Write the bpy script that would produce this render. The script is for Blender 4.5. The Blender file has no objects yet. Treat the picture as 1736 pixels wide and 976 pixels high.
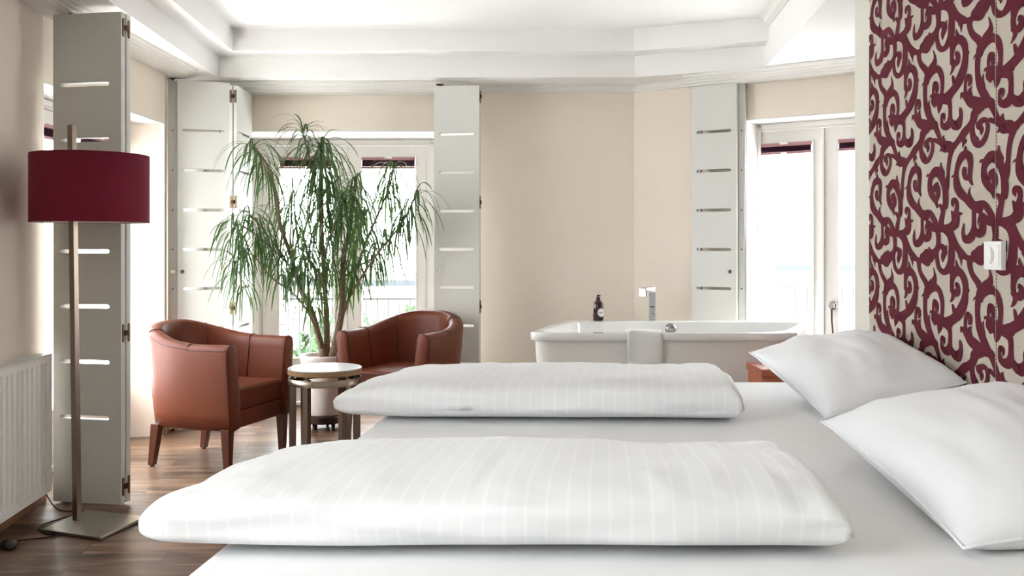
import bpy, bmesh, math, random
from mathutils import Vector, Matrix, noise
random.seed(7)
S = bpy.context.scene
COL = S.collection
H = 1.22; F = 1600.0; CX = 868.0; HY = 415.0
def W(px, py, d): return Vector(((px-CX)/F*d, d, H+(HY-py)*d/F))
def XW(px, d): return (px-CX)/F*d

# ------------------------------------------------------------------ materials
def srgb(r, g, b):
    f = lambda c: (c/255/12.92 if c/255 <= .04045 else ((c/255+.055)/1.055)**2.4)
    return (f(r), f(g), f(b), 1)
MATS = {}
def mat(name, col, rough=.5, metal=0, noise_amt=0, noise_scale=20, bump=0, bump_scale=80, stretch=(1,1,1),
        spec=.5, sheen=0, trans=0, coat=0, sss=0):
    if name in MATS: return MATS[name]
    m = bpy.data.materials.new(name); m.use_nodes = True
    nt = m.node_tree; b = nt.nodes['Principled BSDF']
    b.inputs['Base Color'].default_value = col; b.inputs['Roughness'].default_value = rough
    b.inputs['Metallic'].default_value = metal; b.inputs['Specular IOR Level'].default_value = spec
    b.inputs['Sheen Weight'].default_value = sheen; b.inputs['Transmission Weight'].default_value = trans
    b.inputs['Coat Weight'].default_value = coat
    tc = nt.nodes.new('ShaderNodeTexCoord'); mp = nt.nodes.new('ShaderNodeMapping')
    mp.inputs['Scale'].default_value = stretch
    nt.links.new(tc.outputs['Object'], mp.inputs['Vector'])
    if noise_amt:
        n = nt.nodes.new('ShaderNodeTexNoise'); n.inputs['Scale'].default_value = noise_scale
        n.inputs['Detail'].default_value = 5
        nt.links.new(mp.outputs[0], n.inputs['Vector'])
        r = nt.nodes.new('ShaderNodeMapRange')
        r.inputs['From Min'].default_value = .3; r.inputs['From Max'].default_value = .7
        r.inputs['To Min'].default_value = 1-noise_amt; r.inputs['To Max'].default_value = 1+noise_amt
        nt.links.new(n.outputs['Fac'], r.inputs['Value'])
        mx = nt.nodes.new('ShaderNodeVectorMath'); mx.operation = 'SCALE'
        mx.inputs[0].default_value = col[:3]
        nt.links.new(r.outputs[0], mx.inputs['Scale']); nt.links.new(mx.outputs[0], b.inputs['Base Color'])
    if bump:
        n2 = nt.nodes.new('ShaderNodeTexNoise'); n2.inputs['Scale'].default_value = bump_scale
        n2.inputs['Detail'].default_value = 4
        nt.links.new(mp.outputs[0], n2.inputs['Vector'])
        bp = nt.nodes.new('ShaderNodeBump'); bp.inputs['Strength'].default_value = bump
        bp.inputs['Distance'].default_value = .01
        nt.links.new(n2.outputs['Fac'], bp.inputs['Height']); nt.links.new(bp.outputs[0], b.inputs['Normal'])
    MATS[name] = m
    return m

M_wall = mat('cream_wall_plaster', srgb(241,229,214), .85, bump=.05, bump_scale=60, noise_amt=.012, noise_scale=3)
M_white = mat('white_plaster', srgb(248,247,245), .85, bump=.04, bump_scale=60)
M_trim = mat('white_gloss_trim', srgb(240,238,233), .45)
M_doorw = mat('white_door_lacquer', srgb(240,236,230), .35)
M_shut = mat('pale_grey_lacquer', srgb(220,219,213), .4, bump=.02, bump_scale=30)
M_brass = mat('aged_brass', srgb(128,106,78), .45, 1)
M_dark = mat('dark_bronze_metal', srgb(70,56,50), .4, .9)
M_steel = mat('brushed_steel', srgb(138,124,112), .32, 1, noise_amt=.08, noise_scale=30, stretch=(8,8,.4))
M_plate = mat('satin_steel_plate', srgb(178,172,160), .38, 1, noise_amt=.05, noise_scale=12)
M_chrome = mat('chrome', srgb(160,160,162), .22, 1)
M_leather = mat('cognac_leather', srgb(104,47,23), .46, bump=.12, bump_scale=220, noise_amt=.07, noise_scale=6, spec=.32)
M_seam = mat('leather_seam', srgb(70,26,18), .6)
M_legwood = mat('reddish_beech', srgb(86,42,27), .35, noise_amt=.2, noise_scale=14, stretch=(6,6,.6))
M_rad = mat('radiator_enamel', srgb(249,247,241), .3)
M_tub = mat('white_acrylic', srgb(240,240,238), .12, coat=.4)
M_tubside = mat('warm_grey_acrylic', srgb(238,235,231), .3)
M_black = mat('black_plastic', srgb(22,20,20), .4)
M_cloth_p = mat('white_cotton', srgb(243,244,246), .8, sheen=.2, bump=.05, bump_scale=14)
M_sheet = mat('white_sheet', srgb(246,246,246), .8, sheen=.2, bump=.04, bump_scale=9)
M_towel = mat('white_terry', srgb(246,245,242), .95, bump=.6, bump_scale=260)
M_stone = mat('pale_table_stone', srgb(214,216,214), .3, noise_amt=.06, noise_scale=9, stretch=(1,4,1))
M_edge = mat('oak_edge', srgb(150,118,84), .5, noise_amt=.2, noise_scale=22, stretch=(1,1,8))
M_pot = mat('pot_ceramic', srgb(214,206,198), .35)
M_soil = mat('dry_soil', srgb(150,112,86), .95, bump=1, bump_scale=120, noise_amt=.25, noise_scale=60)
M_bark = mat('pale_bark', srgb(120,98,78), .85, noise_amt=.25, noise_scale=30, bump=.6, bump_scale=70, stretch=(1,1,3))
M_leaf = mat('leaf_green', srgb(44,72,40), .45, noise_amt=.35, noise_scale=9)
def translucent(m, col, f):
    nt = m.node_tree; b = nt.nodes['Principled BSDF']; t = nt.nodes.new('ShaderNodeBsdfTranslucent'); t.inputs['Color'].default_value = col
    mx = nt.nodes.new('ShaderNodeMixShader'); mx.inputs[0].default_value = f
    nt.links.new(b.outputs[0], mx.inputs[1]); nt.links.new(t.outputs[0], mx.inputs[2]); nt.links.new(mx.outputs[0], nt.nodes['Material Output'].inputs[0])
translucent(M_leaf, srgb(110,150,60), .22)
M_amber = mat('dark_amber_bottle', srgb(52,16,20), .12, coat=.5)
M_label = mat('white_paper_label', srgb(240,238,232), .7)
M_ink = mat('dark_label_print', srgb(60,56,58), .7)
M_blind = mat('plum_blind_fabric', srgb(104,54,82), .8)
M_blindrail = mat('rose_blind_rail', srgb(170,122,124), .5)
M_linen = mat('linen_weave', srgb(208,198,182), .9, bump=.5, bump_scale=300, noise_amt=.08, noise_scale=160, stretch=(1,1,6))
M_velvet = mat('burgundy_flock', srgb(90,8,33), .95, sheen=0, bump=.15, bump_scale=260, noise_amt=.08, noise_scale=80)
M_shade = mat('burgundy_lampshade', srgb(114,10,40), .9, sheen=0, bump=.15, bump_scale=300, noise_amt=.03, noise_scale=200)
M_lining = mat('white_shade_lining', srgb(236,226,220), .7)
M_skirt = mat('oak_skirting', srgb(150,112,82), .5, noise_amt=.22, noise_scale=5, stretch=(1,1,14))
M_ext = mat('white_render', srgb(244,244,244), .9)
M_extgrey = mat('grey_coping', srgb(50,56,60), .7)
M_bars = mat('pale_railing_metal', srgb(58,60,60), .5)
M_tree = mat('garden_leaf', srgb(42,66,34), .7, noise_amt=.4, noise_scale=4)
M_ply = mat('switch_plastic', srgb(244,243,240), .3)
M_swg = mat('switch_grey', srgb(196,196,190), .4)
M_frontwood = mat('terracotta_wood', srgb(168,92,62), .45, noise_amt=.15, noise_scale=8)

def mat_floor():
    m = bpy.data.materials.new('oak_plank_floor'); m.use_nodes = True; nt = m.node_tree; N = nt.nodes; L = nt.links
    b = N['Principled BSDF']
    tc = N.new('ShaderNodeTexCoord'); mp = N.new('ShaderNodeMapping')
    mp.inputs['Rotation'].default_value = (0, 0, math.radians(-7))
    L.new(tc.outputs['Object'], mp.inputs['Vector'])
    br = N.new('ShaderNodeTexBrick'); br.inputs['Scale'].default_value = 1
    br.inputs['Brick Width'].default_value = .9; br.inputs['Row Height'].default_value = .15
    br.inputs['Mortar Size'].default_value = .0022; br.offset = .37
    br.inputs['Color1'].default_value = (0,0,0,1); br.inputs['Color2'].default_value = (1,1,1,1)
    br.inputs['Mortar'].default_value = (.5,.5,.5,1)
    L.new(mp.outputs[0], br.inputs['Vector'])
    mp2 = N.new('ShaderNodeMapping'); mp2.inputs['Scale'].default_value = (1.1, 8, 1)
    mp2.inputs['Rotation'].default_value = (0, 0, math.radians(-7))
    L.new(tc.outputs['Object'], mp2.inputs['Vector'])
    ad = N.new('ShaderNodeVectorMath'); ad.operation = 'MULTIPLY_ADD'
    ad.inputs[1].default_value = (7, 7, 7)
    L.new(br.outputs['Color'], ad.inputs[0]); L.new(mp2.outputs[0], ad.inputs[2])
    n = N.new('ShaderNodeTexNoise'); n.inputs['Scale'].default_value = 1.5; n.inputs['Detail'].default_value = 6
    n.inputs['Distortion'].default_value = 1.2
    L.new(ad.outputs[0], n.inputs['Vector'])
    cr = N.new('ShaderNodeValToRGB')
    cr.color_ramp.elements[0].position = .3; cr.color_ramp.elements[0].color = srgb(74,52,40)
    cr.color_ramp.elements[1].position = .72; cr.color_ramp.elements[1].color = srgb(160,130,106)
    e = cr.color_ramp.elements.new(.5); e.color = srgb(116,88,68)
    L.new(n.outputs['Fac'], cr.inputs['Fac'])
    hs = N.new('ShaderNodeHueSaturation')
    mr = N.new('ShaderNodeMapRange'); mr.inputs['To Min'].default_value = .6; mr.inputs['To Max'].default_value = 1.2
    L.new(br.outputs['Color'], mr.inputs['Value']); L.new(mr.outputs[0], hs.inputs['Value']); L.new(cr.outputs[0], hs.inputs['Color'])
    mx = N.new('ShaderNodeMixRGB'); mx.inputs['Color2'].default_value = srgb(50,32,22)
    L.new(br.outputs['Fac'], mx.inputs['Fac']); L.new(hs.outputs[0], mx.inputs['Color1'])
    L.new(mx.outputs[0], b.inputs['Base Color'])
    b.inputs['Roughness'].default_value = .34
    bp = N.new('ShaderNodeBump'); bp.inputs['Strength'].default_value = .25; bp.inputs['Distance'].default_value = .004
    L.new(n.outputs['Fac'], bp.inputs['Height']); L.new(bp.outputs[0], b.inputs['Normal'])
    return m
M_floor = mat_floor()

def mat_duvet():
    m = bpy.data.materials.new('striped_white_damask'); m.use_nodes = True; nt = m.node_tree; N = nt.nodes; L = nt.links
    b = N['Principled BSDF']; b.inputs['Sheen Weight'].default_value = .15
    tc = N.new('ShaderNodeTexCoord'); sp = N.new('ShaderNodeSeparateXYZ'); L.new(tc.outputs['UV'], sp.inputs[0])
    mul = N.new('ShaderNodeMath'); mul.operation = 'MULTIPLY'; mul.inputs[1].default_value = 1/.036
    L.new(sp.outputs['X'], mul.inputs[0])
    fr = N.new('ShaderNodeMath'); fr.operation = 'FRACT'; L.new(mul.outputs[0], fr.inputs[0])
    gt = N.new('ShaderNodeMath'); gt.operation = 'LESS_THAN'; gt.inputs[1].default_value = .17; L.new(fr.outputs[0], gt.inputs[0])
    mx = N.new('ShaderNodeMixRGB'); mx.inputs['Color1'].default_value = srgb(243,244,245); mx.inputs['Color2'].default_value = srgb(247,248,248)
    L.new(gt.outputs[0], mx.inputs['Fac']); L.new(mx.outputs[0], b.inputs['Base Color'])
    mr = N.new('ShaderNodeMapRange'); mr.inputs['To Min'].default_value = .8; mr.inputs['To Max'].default_value = .55
    L.new(gt.outputs[0], mr.inputs['Value']); L.new(mr.outputs[0], b.inputs['Roughness'])
    n = N.new('ShaderNodeTexNoise'); n.inputs['Scale'].default_value = 9; n.inputs['Detail'].default_value = 4
    L.new(tc.outputs['Object'], n.inputs['Vector'])
    bp = N.new('ShaderNodeBump'); bp.inputs['Strength'].default_value = .12; bp.inputs['Distance'].default_value = .02
    L.new(n.outputs['Fac'], bp.inputs['Height']); L.new(bp.outputs[0], b.inputs['Normal'])
    return m
M_duvet = mat_duvet()

def mat_glass():
    m = bpy.data.materials.new('window_glass'); m.use_nodes = True; nt = m.node_tree; N = nt.nodes; L = nt.links
    N.remove(N['Principled BSDF'])
    t = N.new('ShaderNodeBsdfTransparent'); g = N.new('ShaderNodeBsdfGlossy'); g.inputs['Roughness'].default_value = .02
    t.inputs['Color'].default_value = (.98,.985,.985,1)
    lw = N.new('ShaderNodeLayerWeight'); lw.inputs['Blend'].default_value = .5
    pw = N.new('ShaderNodeMath'); pw.operation = 'POWER'; pw.inputs[1].default_value = 5; L.new(lw.outputs['Facing'], pw.inputs[0])
    fz = N.new('ShaderNodeMath'); fz.operation = 'MULTIPLY_ADD'; fz.inputs[1].default_value = .5; fz.inputs[2].default_value = .03; L.new(pw.outputs[0], fz.inputs[0])
    mx = N.new('ShaderNodeMixShader'); L.new(fz.outputs[0], mx.inputs[0]); L.new(t.outputs[0], mx.inputs[1]); L.new(g.outputs[0], mx.inputs[2])
    L.new(mx.outputs[0], N['Material Output'].inputs[0])
    return m
M_glass = mat_glass()

def mat_roof():
    m = bpy.data.materials.new('weathered_shingles'); m.use_nodes = True; nt = m.node_tree; N = nt.nodes; L = nt.links
    b = N['Principled BSDF']; b.inputs['Roughness'].default_value = .9
    tc = N.new('ShaderNodeTexCoord'); mp = N.new('ShaderNodeMapping'); mp.inputs['Rotation'].default_value = (math.radians(90),0,0)
    L.new(tc.outputs['Object'], mp.inputs['Vector'])
    br = N.new('ShaderNodeTexBrick'); br.inputs['Scale'].default_value = 1; br.inputs['Brick Width'].default_value = .30
    br.inputs['Row Height'].default_value = .075; br.inputs['Mortar Size'].default_value = .007; br.inputs['Mortar Smooth'].default_value = .3
    br.inputs['Color1'].default_value = srgb(150,142,134); br.inputs['Color2'].default_value = srgb(120,104,94); br.inputs['Mortar'].default_value = srgb(26,20,18)
    nz = N.new('ShaderNodeTexNoise'); nz.inputs['Scale'].default_value = 5; nz.inputs['Detail'].default_value = 3
    L.new(mp.outputs[0], nz.inputs['Vector'])
    ad = N.new('ShaderNodeVectorMath'); ad.operation = 'MULTIPLY_ADD'; ad.inputs[1].default_value = (.12,.05,.0)
    L.new(nz.outputs['Color'], ad.inputs[0]); L.new(mp.outputs[0], ad.inputs[2])
    L.new(ad.outputs[0], br.inputs['Vector'])
    n3 = N.new('ShaderNodeTexNoise'); n3.inputs['Scale'].default_value = 3.5; L.new(mp.outputs[0], n3.inputs['Vector'])
    mr = N.new('ShaderNodeMapRange'); mr.inputs['From Min'].default_value = .48; mr.inputs['From Max'].default_value = .6; L.new(n3.outputs['Fac'], mr.inputs['Value'])
    mx = N.new('ShaderNodeMixRGB'); mx.inputs['Color1'].default_value = srgb(160,154,146); L.new(mr.outputs[0], mx.inputs['Fac']); L.new(br.outputs['Color'], mx.inputs['Color2'])
    L.new(mx.outputs[0], b.inputs['Base Color'])
    return m
M_roof = mat_roof()

# ------------------------------------------------------------------ object helpers
def link(o, parent=None):
    COL.objects.link(o)
    if parent is not None:
        o.parent = parent
        o.matrix_parent_inverse = parent.matrix_basis.inverted()
    return o
def tag(o, label=None, cat=None, group=None, kind=None):
    if label: o['label'] = label
    if cat: o['category'] = cat
    if group: o['group'] = group
    if kind: o['kind'] = kind
    return o
def empty(name, loc, label=None, cat=None, group=None, kind=None):
    o = bpy.data.objects.new(name, None); o.location = loc; o.empty_display_size = .1; COL.objects.link(o)
    return tag(o, label, cat, group, kind)
def obj(name, bm, m, parent=None, smooth=False, bevel=0, sub=0, auto=None):
    """bm in world coordinates -> ONE mesh object"""
    me = bpy.data.meshes.new(name)
    bmesh.ops.recalc_face_normals(bm, faces=bm.faces[:])
    bm.to_mesh(me); bm.free()
    for mm in (m if isinstance(m, (list, tuple)) else [m]): me.materials.append(mm)
    if smooth:
        for p in me.polygons: p.use_smooth = True
    o = bpy.data.objects.new(name, me)
    if parent is not None:
        w = Matrix(); q = parent
        while q is not None: w = q.matrix_basis @ w; q = q.parent
        me.transform(w.inverted()); COL.objects.link(o); o.parent = parent
    else: COL.objects.link(o)
    if bevel:
        md = o.modifiers.new('bevel', 'BEVEL'); md.width = bevel; md.segments = 2; md.limit_method = 'ANGLE'; md.angle_limit = math.radians(40)
    if sub:
        md = o.modifiers.new('subsurf', 'SUBSURF'); md.levels = sub; md.render_levels = sub
    if auto:
        md = o.modifiers.new('wn', 'WEIGHTED_NORMAL')
    return o
def objs(name, bm, m, parent=None, label=None, **k):
    """one object per loose piece of bm"""
    left = set(bm.verts); out = []
    while left:
        st = [left.pop()]; isl = set(st)
        while st:
            v = st.pop()
            for e in v.link_edges:
                w = e.other_vert(v)
                if w in left: left.discard(w); isl.add(w); st.append(w)
        b = bmesh.new(); mp = {v: b.verts.new(v.co) for v in isl}
        for f in {f for v in isl for f in v.link_faces}: b.faces.new([mp[v] for v in f.verts])
        o = obj(name, b, m, parent, **k); tag(o, label); out.append(o)
    bm.free(); return out
def NB(): return bmesh.new()
def quadbox(bm, pts_bot, pts_top, mi=0):
    """hexahedron from 4 bottom and 4 top points"""
    v = [bm.verts.new(p) for p in pts_bot] + [bm.verts.new(p) for p in pts_top]
    fs = []
    for f in ((3,2,1,0), (4,5,6,7), (0,1,5,4), (1,2,6,5), (2,3,7,6), (3,0,4,7)):
        fc = bm.faces.new([v[i] for i in f]); fc.material_index = mi; fs.append(fc)
    return v
def box(bm, x0, x1, y0, y1, z0, z1, mi=0):
    return quadbox(bm, [(x0,y0,z0),(x1,y0,z0),(x1,y1,z0),(x0,y1,z0)], [(x0,y0,z1),(x1,y0,z1),(x1,y1,z1),(x0,y1,z1)], mi)
def prism(bm, poly, z0, z1, mi=0):
    n = len(poly)
    b = [bm.verts.new((p[0],p[1],z0)) for p in poly]; t = [bm.verts.new((p[0],p[1],z1)) for p in poly]
    bm.faces.new(b[::-1]).material_index = mi; bm.faces.new(t).material_index = mi
    for i in range(n):
        bm.faces.new((b[i], b[(i+1)%n], t[(i+1)%n], t[i])).material_index = mi
class Fr:
    """local frame: u along, n outward, z up"""
    def __init__(s, p0, p1):
        s.o = Vector((p0[0],p0[1],0)); d = Vector((p1[0]-p0[0], p1[1]-p0[1], 0)); s.L = d.length; s.u = d/s.L
        s.n = Vector((-s.u.y, s.u.x, 0))
    def p(s, a, b, z): return s.o + s.u*a + s.n*b + Vector((0,0,z))
    def box(s, bm, a0, a1, b0, b1, z0, z1, mi=0):
        return quadbox(bm, [s.p(a0,b0,z0),s.p(a1,b0,z0),s.p(a1,b1,z0),s.p(a0,b1,z0)],
                       [s.p(a0,b0,z1),s.p(a1,b0,z1),s.p(a1,b1,z1),s.p(a0,b1,z1)], mi)
def tube(bm, pts, rad, seg=8, cap=True):
    pts = [Vector(p) for p in pts]; rs = rad if isinstance(rad, (list,tuple)) else [rad]*len(pts)
    rings = []; prev = None
    for i, p in enumerate(pts):
        t = (pts[min(i+1,len(pts)-1)] - pts[max(i-1,0)])
        t = t.normalized() if t.length > 1e-9 else Vector((0,0,1))
        if prev is None:
            a = Vector((0,0,1)) if abs(t.z) < .9 else Vector((1,0,0))
            x = t.cross(a).normalized()
        else:
            x = (prev - t*prev.dot(t)).normalized()
        prev = x; y = t.cross(x)
        rings.append([bm.verts.new(p + (x*math.cos(2*math.pi*k/seg) + y*math.sin(2*math.pi*k/seg))*rs[i]) for k in range(seg)])
    for a, b in zip(rings, rings[1:]):
        for k in range(seg): bm.faces.new((a[k], a[(k+1)%seg], b[(k+1)%seg], b[k]))
    if cap: bm.faces.new(rings[0][::-1]); bm.faces.new(rings[-1])
def lathe(bm, c, prof, seg=48, cap=False):
    rings = []
    for r, z in prof:
        rings.append([bm.verts.new((c[0]+r*math.cos(2*math.pi*k/seg), c[1]+r*math.sin(2*math.pi*k/seg), c[2]+z)) for k in range(seg)])
    for a, b in zip(rings, rings[1:]):
        for k in range(seg): bm.faces.new((a[k], a[(k+1)%seg], b[(k+1)%seg], b[k]))
    if cap: bm.faces.new(rings[0][::-1]); bm.faces.new(rings[-1])
def crom(pts, n=6):
    """catmull-rom through tuples"""
    P = [Vector(p) for p in pts]; out = []
    P = [P[0]*2-P[1]] + P + [P[-1]*2-P[-2]]
    for i in range(1, len(P)-2):
        a,b,c,d = P[i-1:i+3]
        for k in range(n):
            t = k/n
            out.append(.5*((2*b)+(c-a)*t+(2*a-5*b+4*c-d)*t*t+(3*b-a-3*c+d)*t**3))
    out.append(P[-2]); return out
def cyl_dir(bm, c, axis, r, h, seg=24):
    c = Vector(c); a = Vector(axis).normalized(); tube(bm, [c-a*h/2, c+a*h/2], r, seg)
def plate2d(loops, th):
    """extruded 2D shape with holes (first loop outside); returns bmesh in local XY, thickness centred on z=0"""
    cu = bpy.data.curves.new('tmp', 'CURVE'); cu.dimensions = '2D'; cu.fill_mode = 'BOTH'; cu.extrude = th/2
    for lp in loops:
        sp = cu.splines.new('POLY'); sp.points.add(len(lp)-1)
        for i, p in enumerate(lp): sp.points[i].co = (p[0], p[1], 0, 1)
        sp.use_cyclic_u = True
    o = bpy.data.objects.new('tmp', cu); COL.objects.link(o)
    dg = bpy.context.evaluated_depsgraph_get(); dg.update()
    me = bpy.data.meshes.new_from_object(o.evaluated_get(dg))
    bm = bmesh.new(); bm.from_mesh(me)
    bpy.data.objects.remove(o); bpy.data.curves.remove(cu); bpy.data.meshes.remove(me)
    bmesh.ops.remove_doubles(bm, verts=bm.verts[:], dist=1e-5)
    return bm
def circ(cx, cy, r, n=16): return [(cx+r*math.cos(2*math.pi*k/n), cy+r*math.sin(2*math.pi*k/n)) for k in range(n)]

# ------------------------------------------------------------------ room shell
ZS = 2.35; ZM = 2.494; ZC = 2.64
WL0 = (-1.57,-2.6); WL1 = (-2.235,4.5); WL2 = (-2.224,6.04); WL3 = (-2.43,6.75)
WF0 = (-2.43,6.7); WF1 = (.867,6.7); WR1 = (3.4,5.01); WRB = (3.4,-2.6)
def struct(name, bm, m, **k): return tag(obj(name, bm, m, **k), kind='structure')

bm = NB(); prism(bm, [(-3.0,-2.9),(3.8,-2.9),(3.8,5.0),(1.15,7.55),(-3.0,7.55)], -.12, 0); struct('floor', bm, M_floor)

SW0, SW1 = 2.3, 3.9     # unseen window added in the left wall, fill light for the bed
ZL = 2.0          # lintel height of the left opening
bm = NB(); f = Fr(WL0, WL1); f.box(bm, -.3, SW0, 0, .3, 0, 2.7); f.box(bm, SW0, SW1, 0, .3, 0, 1.05); f.box(bm, SW0, SW1, 0, .3, 2.1, 2.7); f.box(bm, SW1, f.L, 0, .3, 0, 2.7)
f = Fr(WL1, WL2); f.box(bm, 0, f.L, 0, .3, ZL, 2.7)
f = Fr(WL2, WL3); f.box(bm, 0, f.L+.5, 0, .3, 0, 2.7)
struct('wall_left', bm, M_wall)
ZF = 2.03
bm = NB(); f = Fr(WF0, WF1)
aL = -2.34-WF0[0]; aR = -.25-WF0[0]
f.box(bm, -.3, aL, 0, .5, 0, 2.7); f.box(bm, aL, aR, 0, .5, ZF, 2.7); f.box(bm, aR, f.L, 0, .5, 0, 2.7)
struct('wall_far', bm, M_wall)
FR = Fr(WF1, WR1)
def on_line(fr, px, off=0):
    """distance along frame fr (offset off) where image column px meets it"""
    k = (px-CX)/F; o = fr.o + fr.n*off
    t = (o.x - k*o.y)/(k*fr.u.y - fr.u.x)
    return t, (o + fr.u*t).y
a3, d3 = on_line(FR, 1262); a3b = a3+1.5
bm = NB()
FR.box(bm, 0, a3, 0, .3, 0, 2.7); FR.box(bm, a3, a3b, 0, .3, 2.05, 2.7); FR.box(bm, a3b, FR.L+.3, 0, .3, 0, 2.7)
quadbox(bm, [(WF1[0],6.7,0), tuple(FR.p(0,.3,0)), (WF1[0]+.25,7.2,0), (WF1[0],7.2,0)], [(WF1[0],6.7,2.7), tuple(FR.p(0,.3,2.7)), (WF1[0]+.25,7.2,2.7), (WF1[0],7.2,2.7)])
struct('wall_right_angled', bm, M_wall)
bm = NB(); box(bm, 3.4,3.7,-2.9,5.3,0,2.7); struct('wall_right', bm, M_wall)
bm = NB(); box(bm, -1.9,3.7,-2.9,-2.6,0,2.7)
struct('wall_back', bm, M_wall)
# partition that carries the upholstered panel
def PX(y): return 1.221 + .0625*y
bm = NB()
quadbox(bm, [(PX(-2.6)+.03,-2.6,0),(PX(-2.6)+.16,-2.6,0),(PX(4.16)+.16,4.16,0),(PX(4.16)+.03,4.16,0)],
        [(PX(-2.6)+.03,-2.6,2.7),(PX(-2.6)+.16,-2.6,2.7),(PX(4.16)+.16,4.16,2.7),(PX(4.16)+.03,4.16,2.7)])
struct('wall_partition', bm, mat('pale_grey_plaster', srgb(222,220,208), .85))

# ceiling with two-step tray
U = [(-1.40,-2.6), (-1.833,6.2), (.80,6.2), (1.60,5.88), (.77,-2.6)]
Lr = [(-1.47,-2.6), (-1.979,6.37), (.83,6.37), (1.613,6.02), (.77,-2.6)]
Wo = [(-1.9,-2.95), (-3.2,7.8), (.9,7.8), (3.9,5.6), (3.9,-2.95)]
bm = NB()
def ring(pts, z): return [bm.verts.new((p[0],p[1],z)) for p in pts]
uc = ring(U, ZC); ul = ring(U, ZM); ll = ring(Lr, ZM); lb = ring(Lr, ZS); wo = ring(Wo, ZS)
bm.faces.new(uc)
for A, B in ((uc,ul),(ul,ll),(ll,lb),(lb,wo)):
    for i in range(5):
        if A is uc or not (i == 4 and False):
            bm.faces.new((A[i], A[(i+1)%5], B[(i+1)%5], B[i]))
wt = ring(Wo, 2.8)
for i in range(5): bm.faces.new((wo[i], wo[(i+1)%5], wt[(i+1)%5], wt[i]))
bm.faces.new(wt)
bmesh.ops.remove_doubles(bm, verts=bm.verts[:], dist=1e-4)
struct('ceiling', bm, M_white)

def sweep(name, path, prof, m, closed=True):
    """moulding along a 2D path; prof = (offset into the room, z); room is on the right-hand side of the path"""
    bm = NB(); P = [Vector((p[0],p[1])) for p in path]; rings = []
    for i, p in enumerate(P):
        ds = []
        if i > 0: ds.append((p-P[i-1]).normalized())
        if i < len(P)-1: ds.append((P[i+1]-p).normalized())
        ns = [Vector((d.y,-d.x)) for d in ds]
        nn = sum(ns, Vector((0,0))).normalized(); k = 1/max(.3, nn.dot(ns[0]))
        rings.append([bm.verts.new((p.x+nn.x*o*k, p.y+nn.y*o*k, z)) for o, z in prof])
    for a, b in zip(rings, rings[1:]):
        for k in range(len(prof)): bm.faces.new((a[k], a[(k+1)%len(prof)], b[(k+1)%len(prof)], b[k]))
    bm.faces.new(rings[0]); bm.faces.new(rings[-1][::-1])
    return struct(name, bm, m)
box_prof = [(0,ZS-.001),(.20,ZS-.001),(.20,2.333),(.175,2.327),(.175,2.318),(.15,2.312),(.15,2.302),(.125,2.296),(.125,2.286),(.10,2.28),(0,2.28)]
wall_prof = [(0,ZS-.001),(.05,ZS-.001),(.05,2.338),(.035,2.332),(.035,2.322),(.02,2.315),(.02,2.305),(0,2.30)]
sweep('trim_1', [(-1.85,.5), (-2.235,4.5), (-2.224,6.04), (-2.43,6.72)], [(o_, ZS-(ZS-z_)*.5) for o_, z_ in box_prof], M_trim)
sweep('trim_2', [(-2.43,6.7), (-.30,6.7)], box_prof, M_trim)
aS,_ = on_line(FR, 1176); pS = FR.p(aS,0,0)
sweep('trim_3', [(-.30,6.7), WF1, (pS.x,pS.y)], wall_prof, M_trim)
sweep('trim_4', [(pS.x,pS.y), (WR1[0],WR1[1])], box_prof, M_trim)
# crown along the right beam
cp = [(0,ZC-.001),(.06,ZC-.001),(.055,ZC-.012),(.04,ZC-.02),(.03,ZC-.04),(.012,ZC-.05),(.012,ZC-.062),(0,ZC-.066)]
sweep('trim_5', [(1.60,5.86), (.77,-2.55)], cp, M_trim)
# skirting boards
def skirting(name, a, b, h=.075, t=.016):
    bm = NB(); f = Fr(a, b); f.box(bm, 0, f.L, -t, 0, 0, h); return struct(name, bm, M_skirt, bevel=.003)
skirting('baseboard_left', WL0, WL1); skirting('baseboard_left', WL2, WL3)
bm = NB(); box(bm, -2.50, -2.224, 6.022, 6.04, 0, .075); struct('baseboard_left', bm, M_skirt)
skirting('baseboard_far', (-.25,6.7), WF1)
q = FR.p(a3,0,0); skirting('baseboard_right', WF1, (q.x,q.y))

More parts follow.
